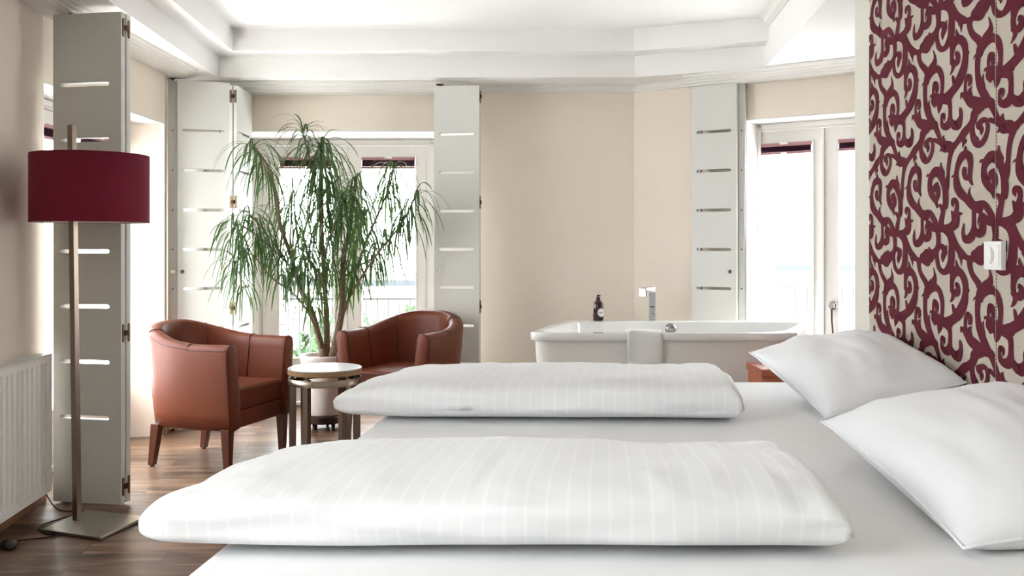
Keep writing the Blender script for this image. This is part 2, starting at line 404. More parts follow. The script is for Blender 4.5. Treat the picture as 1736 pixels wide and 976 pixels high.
# ------------------------------------------------------------------ french doors
def rect(a0,a1,z0,z1): return [(a0,z0),(a1,z0),(a1,z1),(a0,z1)]
def place2d(bm, fr, b):
    for v in bm.verts:
        v.co = fr.p(v.co.x, b+v.co.z, v.co.y)
def french_door(name, fr, b, a0, a1, zt, leaves, zp0, zp1, handle_leaf=None, hz=.81, label_suffix=''):
    """door plane: frame fr offset b outward; leaves = [(l0,l1,p0,p1)]"""
    root = empty(name, fr.p((a0+a1)/2, b, 0), kind='structure')
    bm = NB(); l0 = leaves[0][0]; l1 = leaves[-1][1]
    fr.box(bm, a0, l0, b-.03, b+.07, 0, zt); fr.box(bm, l1, a1, b-.03, b+.07, 0, zt); fr.box(bm, l0, l1, b-.03, b+.07, zt-.055, zt)
    fr.box(bm, a0+.03, l0-.015, b-.045, b-.03, 0, zt-.03); fr.box(bm, l1+.015, a1-.03, b-.045, b-.03, 0, zt-.03)
    fr.box(bm, a0+.03, a1-.03, b-.045, b-.03, zt-.045, zt-.01)
    fr.box(bm, l0, l1, b-.03, b+.07, 0, .025)
    obj('door_frame', bm, M_doorw, root, bevel=.004)
    for i, (x0,x1,p0,p1) in enumerate(leaves):
        bm = plate2d([rect(x0+.003,x1-.003,.03,zt-.058), rect(p0,p1,zp0,zp1)], .05); place2d(bm, fr, b+.01)
        leaf = obj('door_leaf', bm, M_doorw, root, bevel=.005)
        bm = NB(); fr.box(bm, p0-.004, p1+.004, b+.006, b+.012, zp0-.004, zp1+.004)
        obj('glass_pane', bm, M_glass, leaf)
        bm = NB()
        for (c0,c1,e0,e1) in ((p0-.012,p0,zp0-.012,zp1+.012),(p1,p1+.012,zp0-.012,zp1+.012),(p0,p1,zp0-.012,zp0),(p0,p1,zp1,zp1+.012)):
            fr.box(bm, c0,c1,b-.022,b-.014,e0,e1)
        objs('glazing_bead', bm, M_doorw, leaf, bevel=.003)
        if i == 0:
            bm = NB(); fr.box(bm, x1-.006, x1+.012, b-.03, b-.015, .03, zt-.06); obj('astragal', bm, M_doorw, leaf, bevel=.003)
        if handle_leaf == i:
            c = fr.p(x0+.07, b-.03, hz)
            bm = NB(); cyl_dir(bm, c, fr.n, .028, .02, 28); cyl_dir(bm, c-fr.n*.02, fr.n, .018, .03, 24)
            tag(obj('handle_rose', bm, M_chrome, leaf, smooth=False, bevel=.003), 'chrome round handle rose')
            bm = NB(); tube(bm, [c-fr.n*.03+Vector((0,0,-.02)), c-fr.n*.034+fr.u*.002+Vector((0,0,-.1)), c-fr.n*.034+fr.u*.012+Vector((0,0,-.21))], [.007,.006,.006], 10)
            tag(obj('handle_lever', bm, M_dark, leaf, smooth=True), 'dark lever hanging straight down')
    return root
def blind(fr, b, p0, p1, zt, label, group, h=.085):
    root = empty('pleated_blind', fr.p((p0+p1)/2, b, zt), label, 'blind', group)
    bm = NB(); fr.box(bm, p0+.002, p1-.002, b-.028, b-.002, zt-.022, zt); obj('head_rail', bm, M_blindrail, root, bevel=.002)
    bm = NB(); n = 6
    for k in range(n):
        z1 = zt-.022-(h-.038)*k/n; z0 = zt-.022-(h-.038)*(k+1)/n; zm = (z0+z1)/2
        for (za,ba,zb,bb) in ((z1,b-.006,zm,b-.026),(zm,b-.026,z0,b-.006)):
            vs = [bm.verts.new(fr.p(a,c,z)) for a,c,z in ((p0+.004,ba,za),(p1-.004,ba,za),(p1-.004,bb,zb),(p0+.004,bb,zb))]
            bm.faces.new(vs)
    bmesh.ops.remove_doubles(bm, verts=bm.verts[:], dist=1e-5)
    obj('pleated_fabric', bm, M_blind, root)
    bm = NB(); fr.box(bm, p0+.002, p1-.002, b-.028, b-.004, zt-h, zt-h+.014); obj('bottom_rail', bm, M_blindrail, root, bevel=.002)
    m = (p0+p1)/2
    bm = NB(); fr.box(bm, m-.028, m+.028, b-.036, b-.028, zt-.012, zt+.006); fr.box(bm, m-.02, m+.02, b-.036, b-.028, zt-h-.006, zt-h+.01)
    objs('pull_clip', bm, M_ply, root, bevel=.002)
# far doors (door_2)
fF = Fr((0,6.7),(1,6.7)); bF = .5
X7 = lambda px: XW(px, 7.2)
lv = [(X7(445),X7(587),X7(475),X7(567)), (X7(587),X7(724),X7(614),X7(705))]
french_door('door_2', fF, bF, -2.34, -.25, ZF, lv, .36, 1.885)
blind(fF, bF-.015, lv[0][2], lv[0][3], 1.885, 'plum pleated blind rolled up in the door pane behind the plant crown', 'plum blinds in the door panes')
blind(fF, bF-.015, lv[1][2], lv[1][3], 1.885, 'plum pleated blind rolled up above the clear pane right of the plant', 'plum blinds in the door panes')
# right doors (door_3)
b3 = .28
A3 = lambda px: on_line(FR, px, b3)[0]
lv3 = [(A3(1263),A3(1396),A3(1287),A3(1379)), (A3(1396),A3(1396)+.60,A3(1423),A3(1423)+.40)]
zz = H+(HY-243)*on_line(FR,1330,b3)[1]/F
french_door('door_3', FR, b3, a3, a3b, 2.05, lv3, .30, zz, handle_leaf=1, hz=H-(517-HY)*on_line(FR,1413,b3)[1]/F)
blind(FR, b3-.015, lv3[0][2], lv3[0][3], zz, 'plum pleated blind rolled up in the glass door behind the bathtub', 'plum blinds in the door panes', .075)
blind(FR, b3-.015, lv3[1][2], lv3[1][3], zz, 'plum pleated blind cut off by the partition wall at right', 'plum blinds in the door panes', .075)
# left doors (door_1)
f1 = Fr(WL1, WL2); L1 = f1.L
lv1 = [(.06,L1/2,.16,L1/2-.1),(L1/2,L1-.06,L1/2+.1,L1-.16)]
french_door('door_1', f1, .27, 0, L1, ZL, lv1, .33, 1.86)
blind(f1, .25, lv1[0][2], lv1[0][3], 1.86, 'plum pleated blind glimpsed between left wall and slotted shutter', 'plum blinds in the door panes', .08)
blind(f1, .25, lv1[1][2], lv1[1][3], 1.86, 'plum pleated blind seen only through the slots behind the floor lamp', 'plum blinds in the door panes', .08)
fwn = Fr(WL0, WL1); bm = NB(); m_ = (SW0+SW1)/2
for a,b,c,d in ((SW0,SW0+.06,1.05,2.1),(SW1-.06,SW1,1.05,2.1),(SW0+.06,SW1-.06,1.05,1.11),(SW0+.06,SW1-.06,2.04,2.1),(m_-.04,m_+.04,1.11,2.04)): fwn.box(bm, a,b,.18,.24,c,d)
wf = struct('added_fill_window', bm, M_doorw)  # added out of view, placed and sized to brighten bed and headboard
bm = NB(); fwn.box(bm, SW0+.06,SW1-.06,.208,.212,1.11,2.04); obj('glass_pane', bm, M_glass, wf)
# reveal linings, white
bm = NB(); f1.box(bm, L1-.006, L1-.0005, .0, .22, 0, ZL-.002); f1.box(bm, .0005, .006, .0, .22, 0, ZL-.002); f1.box(bm, 0.006, L1-.006, .0, .22, ZL-.008, ZL-.001)
struct('trim_6', bm, M_white)
bm = NB(); fF.box(bm, -2.339, -2.333, 0, .45, 0, ZF-.002); fF.box(bm, -.257, -.251, 0, .45, 0, ZF-.002); fF.box(bm, -2.333, -.257, 0, .45, ZF-.008, ZF-.001)
struct('trim_7', bm, M_white)
bm = NB(); FR.box(bm, a3+.0005, a3+.006, 0, .24, 0, 2.048); FR.box(bm, a3+.006, a3b-.006, 0, .24, 2.042, 2.049)
struct('trim_8', bm, M_white)

# ------------------------------------------------------------------ folding shutters
SLZ = [1.972,1.712,1.450,1.190,.932,.672,.412]
def _pin(pc, zt):
    b = NB(); tube(b, [pc+Vector((0,0,zt-.002)), pc+Vector((0,0,zt+.022))], .006, 10); return b
def shutter(p0, p1, zt, label, hinge_side, back_shift=0, th=.033, gap=.012, hole=None, hz=(2.235,1.52,.808,.0925), hole_z=1.045, slots=SLZ, dots=False, behind=True, slot_in=(.035,.06)):
    """p0 left end, p1 right end of the front panel in plan; second panel folded behind it"""
    f = Fr(p0, p1); w = f.L; z0 = .012
    root = empty('folding_shutter', f.p(w/2, 0, 0), label, 'shutter', 'slotted white folding shutters')
    def panel(b, sh, rr=.0095):
        loops = [rect(0,w,z0,zt)]
        s0, s1 = slot_in[0]-sh, slot_in[1]+sh
        if rr > .01: s0 -= .02; s1 -= .01
        s0 = max(s0, .012); s1 = max(s1, .012)
        for z in slots:
            r = rr; a0 = s0+.0095; a1 = w-s1-.0095; lp = []
            for k in range(7): t = math.pi/2+math.pi*k/6; lp.append((a0+r*math.cos(t), z+r*math.sin(t)))
            for k in range(7): t = -math.pi/2+math.pi*k/6; lp.append((a1+r*math.cos(t), z+r*math.sin(t)))
            loops.append(lp)
        if hole: loops.append(circ(hole if hole > 0 else w+hole, hole_z, .0125))
        bm = plate2d(loops, th)
        for v in bm.verts: v.co = f.p(v.co.x+sh, b+th/2+v.co.z, v.co.y)
        return obj('shutter_panel', bm, M_shut, root, bevel=.0015)
    panel(0, 0); bk = panel(th+gap, back_shift, .017)
    ha = w if hinge_side > 0 else 0
    for z in hz:
        bm = NB(); s = hinge_side
        # two rounded leaves let into the panel edges and a linked knuckle
        for bb, off in ((th*.5, 0), (th*1.5+gap, back_shift)):
            lp = [(bb+.0075*math.cos(t)*1.0, z+ (.034 if math.sin(t) >= 0 else -.034) + .009*math.sin(t)) for t in [2*math.pi*k/16 for k in range(16)]]
            x0 = ha+off; vs = [bm.verts.new(f.p(x0+s*.0035, q[0], q[1])) for q in lp]; vb = [bm.verts.new(f.p(x0-s*.004, q[0], q[1])) for q in lp]
            bm.faces.new(vs); bm.faces.new(vb[::-1])
            for k in range(16): bm.faces.new((vs[k], vs[(k+1)%16], vb[(k+1)%16], vb[k]))
        objs('hinge_leaf', bm, M_brass, root)
        bm = NB()
        for dz in (0,):
            quadbox(bm, [f.p(ha+s*.003, th*.45, z+dz-.012), f.p(ha+s*.011, th*.9, z+dz-.012), f.p(ha+s*.011, th*1.1+gap, z+dz-.012), f.p(ha+s*.003, th*1.5+gap, z+dz-.012)],
                    [f.p(ha+s*.003, th*.45, z+dz+.012), f.p(ha+s*.011, th*.9, z+dz+.012), f.p(ha+s*.011, th*1.1+gap, z+dz+.012), f.p(ha+s*.003, th*1.5+gap, z+dz+.012)])
        obj('hinge_knuckle', bm, M_dark, root)
    bm = NB(); pa = .03 if hinge_side > 0 else w-.03
    if back_shift: pa += back_shift
    pc = f.p(pa, th*1.4+gap, 0)
    obj('pivot_pin', _pin(pc, zt), M_dark, root);     tube(bm, [pc+Vector((0,0,zt+.014)), pc+Vector((0,0,zt+.020))], .026, 20)
    obj('top_pivot', bm, M_dark, root)
    bm = NB(); tube(bm, [pc+Vector((0,0,0)), pc+Vector((0,0,.014))], .012, 12); obj('floor_pivot', bm, M_dark, root)
    if dots:
        bm = NB(); sgn = -1 if back_shift < 0 else 1
        xa = back_shift*.5 if sgn < 0 else w+back_shift*.5
        for z in slots[:-1]:
            cyl_dir(bm, f.p(xa, th+gap-.001, z), f.n, .006, .003, 12)
        objs('screw_cap', bm, M_steel, root)
    return root
shutter((-2.164,4.45), (-1.819,4.39), 2.305, 'tall slotted white shutter behind the burgundy floor lamp', 1)
shutter((-2.187,6.17), (-1.882,6.30), 2.30, 'slotted white shutter behind the armchair on the left', 1, back_shift=-.055, hole=.03, dots=True, slot_in=(.03,.04))
shutter((-1.826,6.27), (-1.829,6.64), 2.279, 'narrow shutter folded edge-on beside the plant', -1, th=.024, gap=.006, hz=(2.207,1.506,.80,.10))
shutter((-.53,6.42), (-.222,6.39), 2.30, 'slotted white shutter right of the plant and behind the second armchair', 1, hole=.032, gap=.01, hz=(2.23,1.51,.80,.10), slot_in=(.036,.036))
shutter((1.203,6.33), (1.47,6.18), 2.28, 'slotted white shutter behind the bathtub tap', -1, back_shift=.045, hole=-.045, dots=True, hz=(2.207,1.55,.88,.12), slot_in=(.036,.036))

# ------------------------------------------------------------------ radiator
rf = Fr((-2.135+.09*1.55, 4.38-1.55), (-2.135, 4.38)); RL = rf.L
root = empty('radiator', rf.p(RL/2, .03, .08), 'white ribbed panel radiator under the left wall edge', 'radiator')
bm = NB(); n = int(RL/.05); z0, z1 = .082, .716
# ribbed front plate as a profiled sheet
prof = [(0,0)]
for k in range(n):
    c = .035+k*.05
    prof += [(c-.011,0),(c-.006,.011),(c+.006,.011),(c+.011,0)]
prof = [p for p in prof if p[0] < RL-.02] + [(RL,0)]
zs = [(z0,0),(z0+.035,0),(z0+.05,1),(z1-.05,1),(z1-.035,0),(z1,0)]
g = [[bm.verts.new(rf.p(a, d*k, z)) for a, d in prof] for z, k in zs]
for r0, r1 in zip(g, g[1:]):
    for i in range(len(prof)-1): bm.faces.new((r0[i], r0[i+1], r1[i+1], r1[i]))
obj('ribbed_panel', bm, M_rad, root)
bm = NB(); rf.box(bm, 0, RL, .055, .068, z0, z1-.01); obj('rear_panel', bm, M_rad, root)
bm = NB(); rf.box(bm, RL-.002, RL+.002, 0, .07, z0+.02, z1); rf.box(bm, -.002, .002, 0, .07, z0+.02, z1); objs('side_cover', bm, M_rad, root)
bm = NB(); rf.box(bm, 0, RL, 0, .004, z1-.006, z1+.002); rf.box(bm, 0, RL, .066, .07, z1-.006, z1+.002)
k = 0
while .02+k*.028 < RL-.01: rf.box(bm, .006+k*.028, .018+k*.028, .003, .067, z1-.004, z1); k += 1
rf.box(bm, 0, RL, .032, .038, z1-.004, z1+.001)
obj('top_grille', bm, M_rad, root)
bm = NB(); cyl_dir(bm, rf.p(RL-.001, .035, z1-.03), rf.u, .009, .03, 12); obj('vent_plug', bm, M_steel, root)
bm = NB()
for a in (.2, RL-.2): rf.box(bm, a, a+.03, .068, .10, z0+.1, z1-.1)
objs('wall_bracket', bm, M_rad, root)

# ------------------------------------------------------------------ floor lamp
bx = (-1.995,4.0); by = (-1.697,3.89); bz = (-1.626,4.19); bw = (-1.943,4.30)
root = empty('floor_lamp', (-1.905,4.135,0), 'tall floor lamp with burgundy drum shade on a square steel plate', 'lamp')
bm = NB(); prism(bm, [bx,by,bz,bw], .004, .016); obj('base_plate', bm, M_plate, root, bevel=.002)
bm = NB(); a = .0135; x0,y0 = -1.905,4.135; x1,y1 = -1.928,4.135
f = Fr(bx, by)
def sqr(x,y,z): return [tuple(Vector((x,y,z))+f.u*i*a+f.n*j*a) for i,j in ((-1,-1),(1,-1),(1,1),(-1,1))]
quadbox(bm, sqr(x0,y0,.016), sqr(x1,y1,1.745)); obj('pole', bm, M_steel, root, bevel=.0015)
sc = Vector((XW(156,4.16)+.006, 4.13, 0)); R = .243
bm = NB(); lathe(bm, sc, [(R,1.318),(R,1.612),(R-.003,1.612),(R-.003,1.318),(R,1.318)], 72)
shd = obj('lamp_shade', bm, M_shade, root, smooth=False, bevel=0)
for p in shd.data.polygons: p.use_smooth = abs(p.normal.z) < .5
bm = NB(); lathe(bm, sc, [(R-.0035,1.3195),(R-.0035,1.6105)], 72); obj('shade_lining', bm, M_lining, shd, smooth=True)
bm = NB(); lathe(bm, sc, [(.001,1.335),(R-.006,1.335),(R-.006,1.338),(.001,1.338)], 48); obj('diffuser', bm, M_lining, shd)
bm = NB(); tube(bm, [Vector((x1,y1,1.46)), sc+Vector((0,0,1.46))], .006, 8); tube(bm, [sc+Vector((0,0,1.40)), sc+Vector((0,0,1.47))], .018, 12); obj('bulb_holder', bm, M_steel, root)
cord = crom([(-2.225,4.44,.12),(-2.18,4.42,.05),(-2.08,4.33,.006),(-1.98,4.32,.005),(-1.955,4.31,.006)], 6)
bm = NB(); tube(bm, cord, .0035, 8); 
tube(bm, crom([(-1.93,4.31,.005),(-2.0,4.2,.005),(-2.04,4.08,.005),(-1.985,3.99,.005),(-1.9,3.945,.005),(-1.99,3.90,.005),(-2.02,3.86,.012)],6), .0035, 8)
objs('power_cord', bm, M_black, root, 'black lamp cord', smooth=True)
bm = NB(); cc = Vector((-2.03,3.81,.014)); bmesh.ops.create_uvsphere(bm, u_segments=20, v_segments=12, radius=1, matrix=Matrix.Translation(cc) @ Matrix.Rotation(math.radians(35),4,'Z') @ Matrix.Diagonal((.028,.062,.014,1)))
tag(obj('foot_switch', bm, M_black, root, smooth=True), 'black foot switch on the cord')

# ------------------------------------------------------------------ tub armchairs
def chair_mesh(loc, face, label, group):
    """face: unit xy vector the chair looks along. local: x right(seen from the sitter's front), y back, z up"""
    fy = Vector((-face[0], -face[1], 0)).normalized(); fx = Vector((-fy.y, fy.x, 0)) * -1
    O = Vector((loc[0], loc[1], 0))
    def T(x,y,z): return O + fx*x + fy*y + Vector((0,0,z))
    root = empty('tub_armchair', O, label, 'armchair', group)
    HW = .335; D = .64; th = .085
    def plan(t, off=0.0):
        """t 0..1 along U, off inwards"""
        hw = HW-off; 
        if t < .22: 
            s = t/.22; return Vector((-hw-.006*math.sin(s*math.pi/2), .26*s)), Vector((1,0))
        if t > .78:
            s = (1-t)/.22; return Vector((hw+.006*math.sin(s*math.pi/2), .26*s)), Vector((-1,0))
        a = math.pi*(t-.22)/.56; e = .82
        c = -math.cos(a); s = math.sin(a)
        x = (hw+.006)*math.copysign(abs(c)**e, c); y = .26+(D-off-.26)*abs(s)**e
        return Vector((x,y)), None
    def topz(t):
        u = 1-abs(t-.5)*2     # 0 at the arm fronts, 1 mid back
        k = min(1,max(0,(u-.34)/.62)); k = k*k*(3-2*k)
        return .685+.10*k
    NT = 64; rings = []
    bm = NB()
    for i in range(NT+1):
        t = i/NT; zt = topz(t); ring = []
        zi = .36
        #  (offset inward, z, lean): outer bottom -> outer top -> rounded top -> inner bottom
        prof = [(.040,.232),(.031,.31),(.019,.43),(.008,.55),(-.002,zt-.05),(.0,zt-.022),(.012,zt-.006),(.03,zt),(th-.03,zt+.002),(th-.012,zt-.004),(th,zt-.022),(th+.003,zt-.06),(th+.012,.56),(th+.03,.44),(th+.035,zi),(th+.035,.24)]
        for off, z in prof:
            p, _ = plan(t, off); ring.append(bm.verts.new(T(p.x, p.y, z)))
        rings.append(ring)
    np_ = len(rings[0])
    for a, b in zip(rings, rings[1:]):
        for k in range(np_): bm.faces.new((a[k], a[(k+1)%np_], b[(k+1)%np_], b[k]))
    # padded arm fronts: a slightly bulged, inset cap
    for ring, sg in ((rings[0],1),(rings[-1],-1)):
        co = [v.co.copy() for v in ring]; c = sum(co, Vector())/len(co)
        r1 = []; r2 = []
        for p in co:
            mid = T(0,0,0); q = p - fy*.012; q2 = p - fy*.018
            d = (c-p); d.z = 0
            r1.append(bm.verts.new(q + d.normalized()*.004)); r2.append(bm.verts.new(q2 + d.normalized()*.016))
        seq = [ring, r1, r2]
        for A, B in zip(seq, seq[1:]):
            for k in range(np_):
                try: bm.faces.new((A[k], A[(k+1)%np_], B[(k+1)%np_], B[k]))
                except ValueError: pass
        for k in range(np_//2-1):
            bm.faces.new((r2[k], r2[k+1], r2[np_-2-k], r2[np_-1-k]))
    shell = obj('curved_back_shell', bm, M_leather, root, smooth=True)
    # seams over the shell
    def seam(pts, nm='seam', r=.003, par=shell):
        b = NB(); tube(b, pts, r, 6); return obj(nm, b, M_seam, par, smooth=True)
    for t in (.20,.36,.64,.80):
        zt = topz(t); pts = []
        for off, z in [(.0,zt-.03),(.012,zt-.004),(.03,zt+.001),(th-.03,zt+.003),(th-.010,zt-.003),(th+.001,zt-.022),(th+.004,zt-.06),(th+.008,.62),(th+.013,.56),(th+.031,.44)]:
            p,_ = plan(t, off-.0005 if off < .03 else off+.0005); pts.append(T(p.x,p.y,z))
        seam(pts)
    pts = []
    for i in range(NT+1):
        p,_ = plan(i/NT, .0); pts.append(T(p.x, p.y, topz(i/NT)-.026))
    seam(pts, r=.0028)
    for sg, ring in ((-1,0),(1,1)):
        o0, o1 = (0,th)
        P = []
        for off, z in [(.035,.25),(.012,.42),(.0,.56),(-.001,.64),(.012,.678),(.03,.686),(th-.03,.687),(th-.008,.68),(th+.003,.64),(th+.012,.56),(th+.026,.46)]:
            P.append(T(sg*(HW-off), -.004, z))
        seam(P, r=.0026)
    # seat cushion (rounded) and apron
    sw = HW-th-.028
    def cushion(x0,x1,y0,y1,z0,z1,r):
        b = NB(); vs = []
        bmesh.ops.create_cube(b, size=1)
        for v in b.verts: v.co = Vector(((x0+x1)/2+v.co.x*(x1-x0), (y0+y1)/2+v.co.y*(y1-y0), (z0+z1)/2+v.co.z*(z1-z0)))
        bmesh.ops.bevel(b, geom=b.edges[:], offset=r, segments=4, profile=.5, affect='EDGES')
        return b
    b = cushion(-sw, sw, .0, .50, .325, .445, .022)
    bmesh.ops.subdivide_edges(b, edges=[e for e in b.edges if e.calc_length() > .2], cuts=6, use_grid_fill=True)
    for v in b.verts:
        if v.co.z > .44: v.co.z += .014*max(0,1-(v.co.x/sw)**2)*max(0,1-((v.co.y-.25)/.25)**2)
        v.co = T(*v.co)
    st = obj('seat_cushion', b, M_leather, root, smooth=True, auto=True)
    seam([T(-sw+.012,-.001,.428),T(-sw/2,-.0015,.429),T(sw/2,-.0015,.429),T(sw-.012,-.001,.428)], par=st)
    b = cushion(-sw-.004, sw+.004, .006, .5, .232, .326, .008)
    for v in b.verts: v.co = T(*v.co)
    obj('seat_apron', b, M_leather, root, smooth=False)
    # legs
    for sx, y0, splx, sply in ((-1,.03,.0,-.004),(1,.03,.0,-.004),(-1,.50,.0,.035),(1,.50,.0,.035)):
        b = NB(); xt = sx*(HW-.06 if y0 < .2 else HW-.10); t_ = .026; q = .017
        top = [T(xt+i*t_, y0+j*t_, .24) for i,j in ((-1,-1),(1,-1),(1,1),(-1,1))]
        bot = [T(xt+sx*splx+i*q, y0+sply+j*q, .008) for i,j in ((-1,-1),(1,-1),(1,1),(-1,1))]
        quadbox(b, bot, top); lg = obj('leg', b, M_legwood, root, bevel=.003)
        b = NB(); c = T(xt+sx*splx, y0+sply, .004); tube(b, [c-Vector((0,0,.004)), c+Vector((0,0,.006))], .012, 12); obj('glide', b, M_black, lg)
    return root
def norm2(a,b): l = math.hypot(a,b); return (a/l, b/l)
chair_mesh((-1.405,5.275), norm2(.955,-.295), 'cognac leather tub armchair on the left, in front of the slotted shutter', 'cognac leather tub armchairs')
chair_mesh((-.79,5.75), norm2(-.42,-.90), 'cognac leather tub armchair right of the potted plant', 'cognac leather tub armchairs')

# ------------------------------------------------------------------ round side table
tc = Vector((-1.07,5.40,0)); root = empty('side_table', tc, 'small round side table with pale top between the two armchairs', 'table')
bm = NB(); lathe(bm, tc, [(.001,.486),(.206,.486),(.2085,.489),(.2085,.5165),(.207,.519)], 72); 
bm.faces.ensure_lookup_table(); obj('table_top_edge', bm, M_edge, root, smooth=False)
bm = NB(); lathe(bm, tc, [(.2085,.515),(.2075,.5205),(.204,.522),(.001,.522)], 72); obj('table_top', bm, M_stone, root)
bm = NB(); lathe(bm, tc, [(.207,.430),(.207,.467),(.201,.467),(.201,.430),(.207,.430)], 72); rg = obj('ring_frame', bm, M_steel, root)
for p in rg.data.polygons: p.use_smooth = abs(p.normal.z) < .5
for ang in (202, 248, 322, 20, 68, 140):
    a = math.radians(ang); c = tc+Vector((math.cos(a)*.183, math.sin(a)*.183, 0)); f = Fr((c.x,c.y),(c.x-math.sin(a),c.y+math.cos(a)))
    bm = NB(); f.box(bm, -.018, .018, -.018, .018, .0, .470)
    tube(bm, [c+Vector((0,0,.46)), c+Vector((0,0,.488))], .012, 12)
    obj('leg', bm, M_steel, root, bevel=.002)

# ------------------------------------------------------------------ potted plant
pc = Vector((XW(551,6.28), 6.28, 0))
root = empty('plant_trolley', pc, 'round dark plant trolley under the pale pot', 'plant stand')
bm = NB(); lathe(bm, pc, [(.001,.045),(.118,.045),(.124,.05),(.124,.088),(.118,.093),(.001,.093)], 48); obj('disc', bm, M_dark, root)
for ang in (235, 320, 90, 160):
    a = math.radians(ang); c = pc+Vector((math.cos(a)*.085, math.sin(a)*.085, .022))
    bm = NB(); cyl_dir(bm, c, (1,.3,0), .022, .018, 16); box(bm, c.x-.012,c.x+.012,c.y-.004,c.y+.004,.022,.046); obj('caster', bm, M_black, root)
root = empty('plant_pot', pc+Vector((0,0,.093)), 'tall tapered pale grey ceramic pot holding the plant', 'plant pot')
bm = NB(); lathe(bm, pc, [(.001,.094),(.100,.094),(.106,.104),(.112,.20),(.122,.32),(.142,.40),(.162,.455),(.166,.485),(.163,.492),(.152,.492),(.148,.485),(.146,.462),(.10,.462)], 56)
obj('pot_body', bm, M_pot, root, smooth=True)
bm = NB(); lathe(bm, pc, [(.145,.458),(.12,.470),(.06,.476),(.001,.478)], 40)
for v in bm.verts: v.co.z += .006*noise.noise(v.co*40)
tag(obj('soil', bm, M_soil, root, smooth=True), 'dry brown soil')

proot = empty('dragon_tree', pc+Vector((0,0,.47)), 'bushy green plant with long drooping narrow leaves in pale pot', 'plant')
def stem(pp, r0, r1, name='stem'):
    """pp = (px, py, depth offset)"""
    pts = [W(p[0],p[1],6.28+p[2]) for p in pp]; c = crom([tuple(p) for p in pts], 5); n = len(c)
    rs = [r0+(r1-r0)*(i/(n-1))**.8 + .002*noise.noise(c[i]*25) for i in range(n)]
    bm = NB(); tube(bm, c, rs, 10); return obj(name, bm, M_bark, proot, smooth=True)
stem([(549,606,0),(543,580,0),(529,530,-.02),(513,497,-.03),(503,470,-.04),(492,430,-.08),(475,380,-.12),(468,330,-.15),(452,280,-.2),(429,248,-.22)], .024, .008)
stem([(555,606,.02),(554,547,.03),(552,510,.02),(548,440,0),(545,380,-.05),(543,320,-.08),(544,262,-.1)], .022, .009)
stem([(563,606,0),(577,543,0),(581,505,.02),(582,440,.03),(590,400,.05),(598,350,.06),(604,302,.08)], .026, .009)
stem([(571,560,.02),(590,510,.08),(603,460,.15),(625,400,.2),(655,330,.22),(669,283,.25)], .011, .005)
stem([(578,535,.02),(600,490,-.05),(640,430,-.1),(680,380,-.12),(704,333,-.12)], .010, .005)
stem([(545,590,-.03),(528,540,-.08),(500,500,-.15),(460,470,-.2),(425,430,-.25),(398,446,-.28)], .008, .004)
stem([(513,497,-.03),(490,450,-.12),(455,400,-.2),(430,370,-.24),(421,367,-.26)], .008, .004)
stem([(490,450,-.1),(450,410,-.2),(415,385,-.3),(396,377,-.33)], .006, .004)
stem([(545,380,-.05),(535,320,-.06),(522,260,-.08),(515,228,-.08)], .009, .005)
stem([(552,480,.02),(540,460,.12),(522,440,.2),(505,415,.22)], .007, .004)
stem([(582,470,.02),(610,450,.1),(640,430,.15),(652,400,.18)], .007, .004)
stem([(548,440,0),(560,400,-.1),(572,370,-.16),(580,345,-.18)], .008, .005)
stem([(503,470,-.04),(498,440,0),(492,400,.05),(496,360,.08)], .007, .004)
stem([(552,510,.02),(545,480,-.12),(530,450,-.2),(520,430,-.22)], .007, .004)
stem([(578,520,.0),(575,480,.1),(568,450,.16),(565,430,.18)], .007, .004)
def leaf(bm, base, az, up, L, w, droop, twist):
    d = Vector((math.cos(az)*math.cos(up), math.sin(az)*math.cos(up), math.sin(up))); p = Vector(base); n = 9
    prev = None; side0 = Vector((-math.sin(az), math.cos(az), 0))
    for i in range(n+1):
        t = i/n
        ww = w*max(.05, math.sin(math.pi*min(1,.10+.90*t))**.55)
        nrm = side0.cross(d).normalized(); s = (side0*math.cos(twist*t)+nrm*math.sin(twist*t))*ww/2
        k = nrm*(.18*ww)
        vs = [bm.verts.new(p-s+k), bm.verts.new(p), bm.verts.new(p+s+k)]
        if prev: bm.faces.new((prev[0],prev[1],vs[1],vs[0])); bm.faces.new((prev[1],prev[2],vs[2],vs[1]))
        prev = vs; p = p + d*(L/n)
        d = (d + Vector((0,0,-droop/n*2.4*(1.2-t*.6)))).normalized()
def crown(px, py, dd, nlv, L, lean=(0,0), up=(-.45,1.0), w=.0118, axis=.19, droop=1.55):
    """leaves spread along the last stretch of a stem; lean = px shift of the lower end of that stretch"""
    bm = NB(); c = W(px,py,6.28+dd); c2 = c + Vector((lean[0], lean[1], -axis))
    nlv = int(nlv*.8)
    for i in range(nlv):
        q = i/nlv; az = i*2.39996+random.uniform(-.3,.3)
        u = up[0]+(up[1]-up[0])*(1-q)+random.uniform(-.25,.25)
        b = c.lerp(c2, q**1.2) + Vector((0,0,random.uniform(-.008,.008)))
        if i < 5: u = random.uniform(.8,1.3)
        leaf(bm, b, az, u, L*random.uniform(.65,1.12), w*random.uniform(.7,1.15), droop*random.uniform(.7,1.3), random.uniform(-.8,.8))
    return obj('leaf_crown', bm, M_leaf, proot, smooth=True)
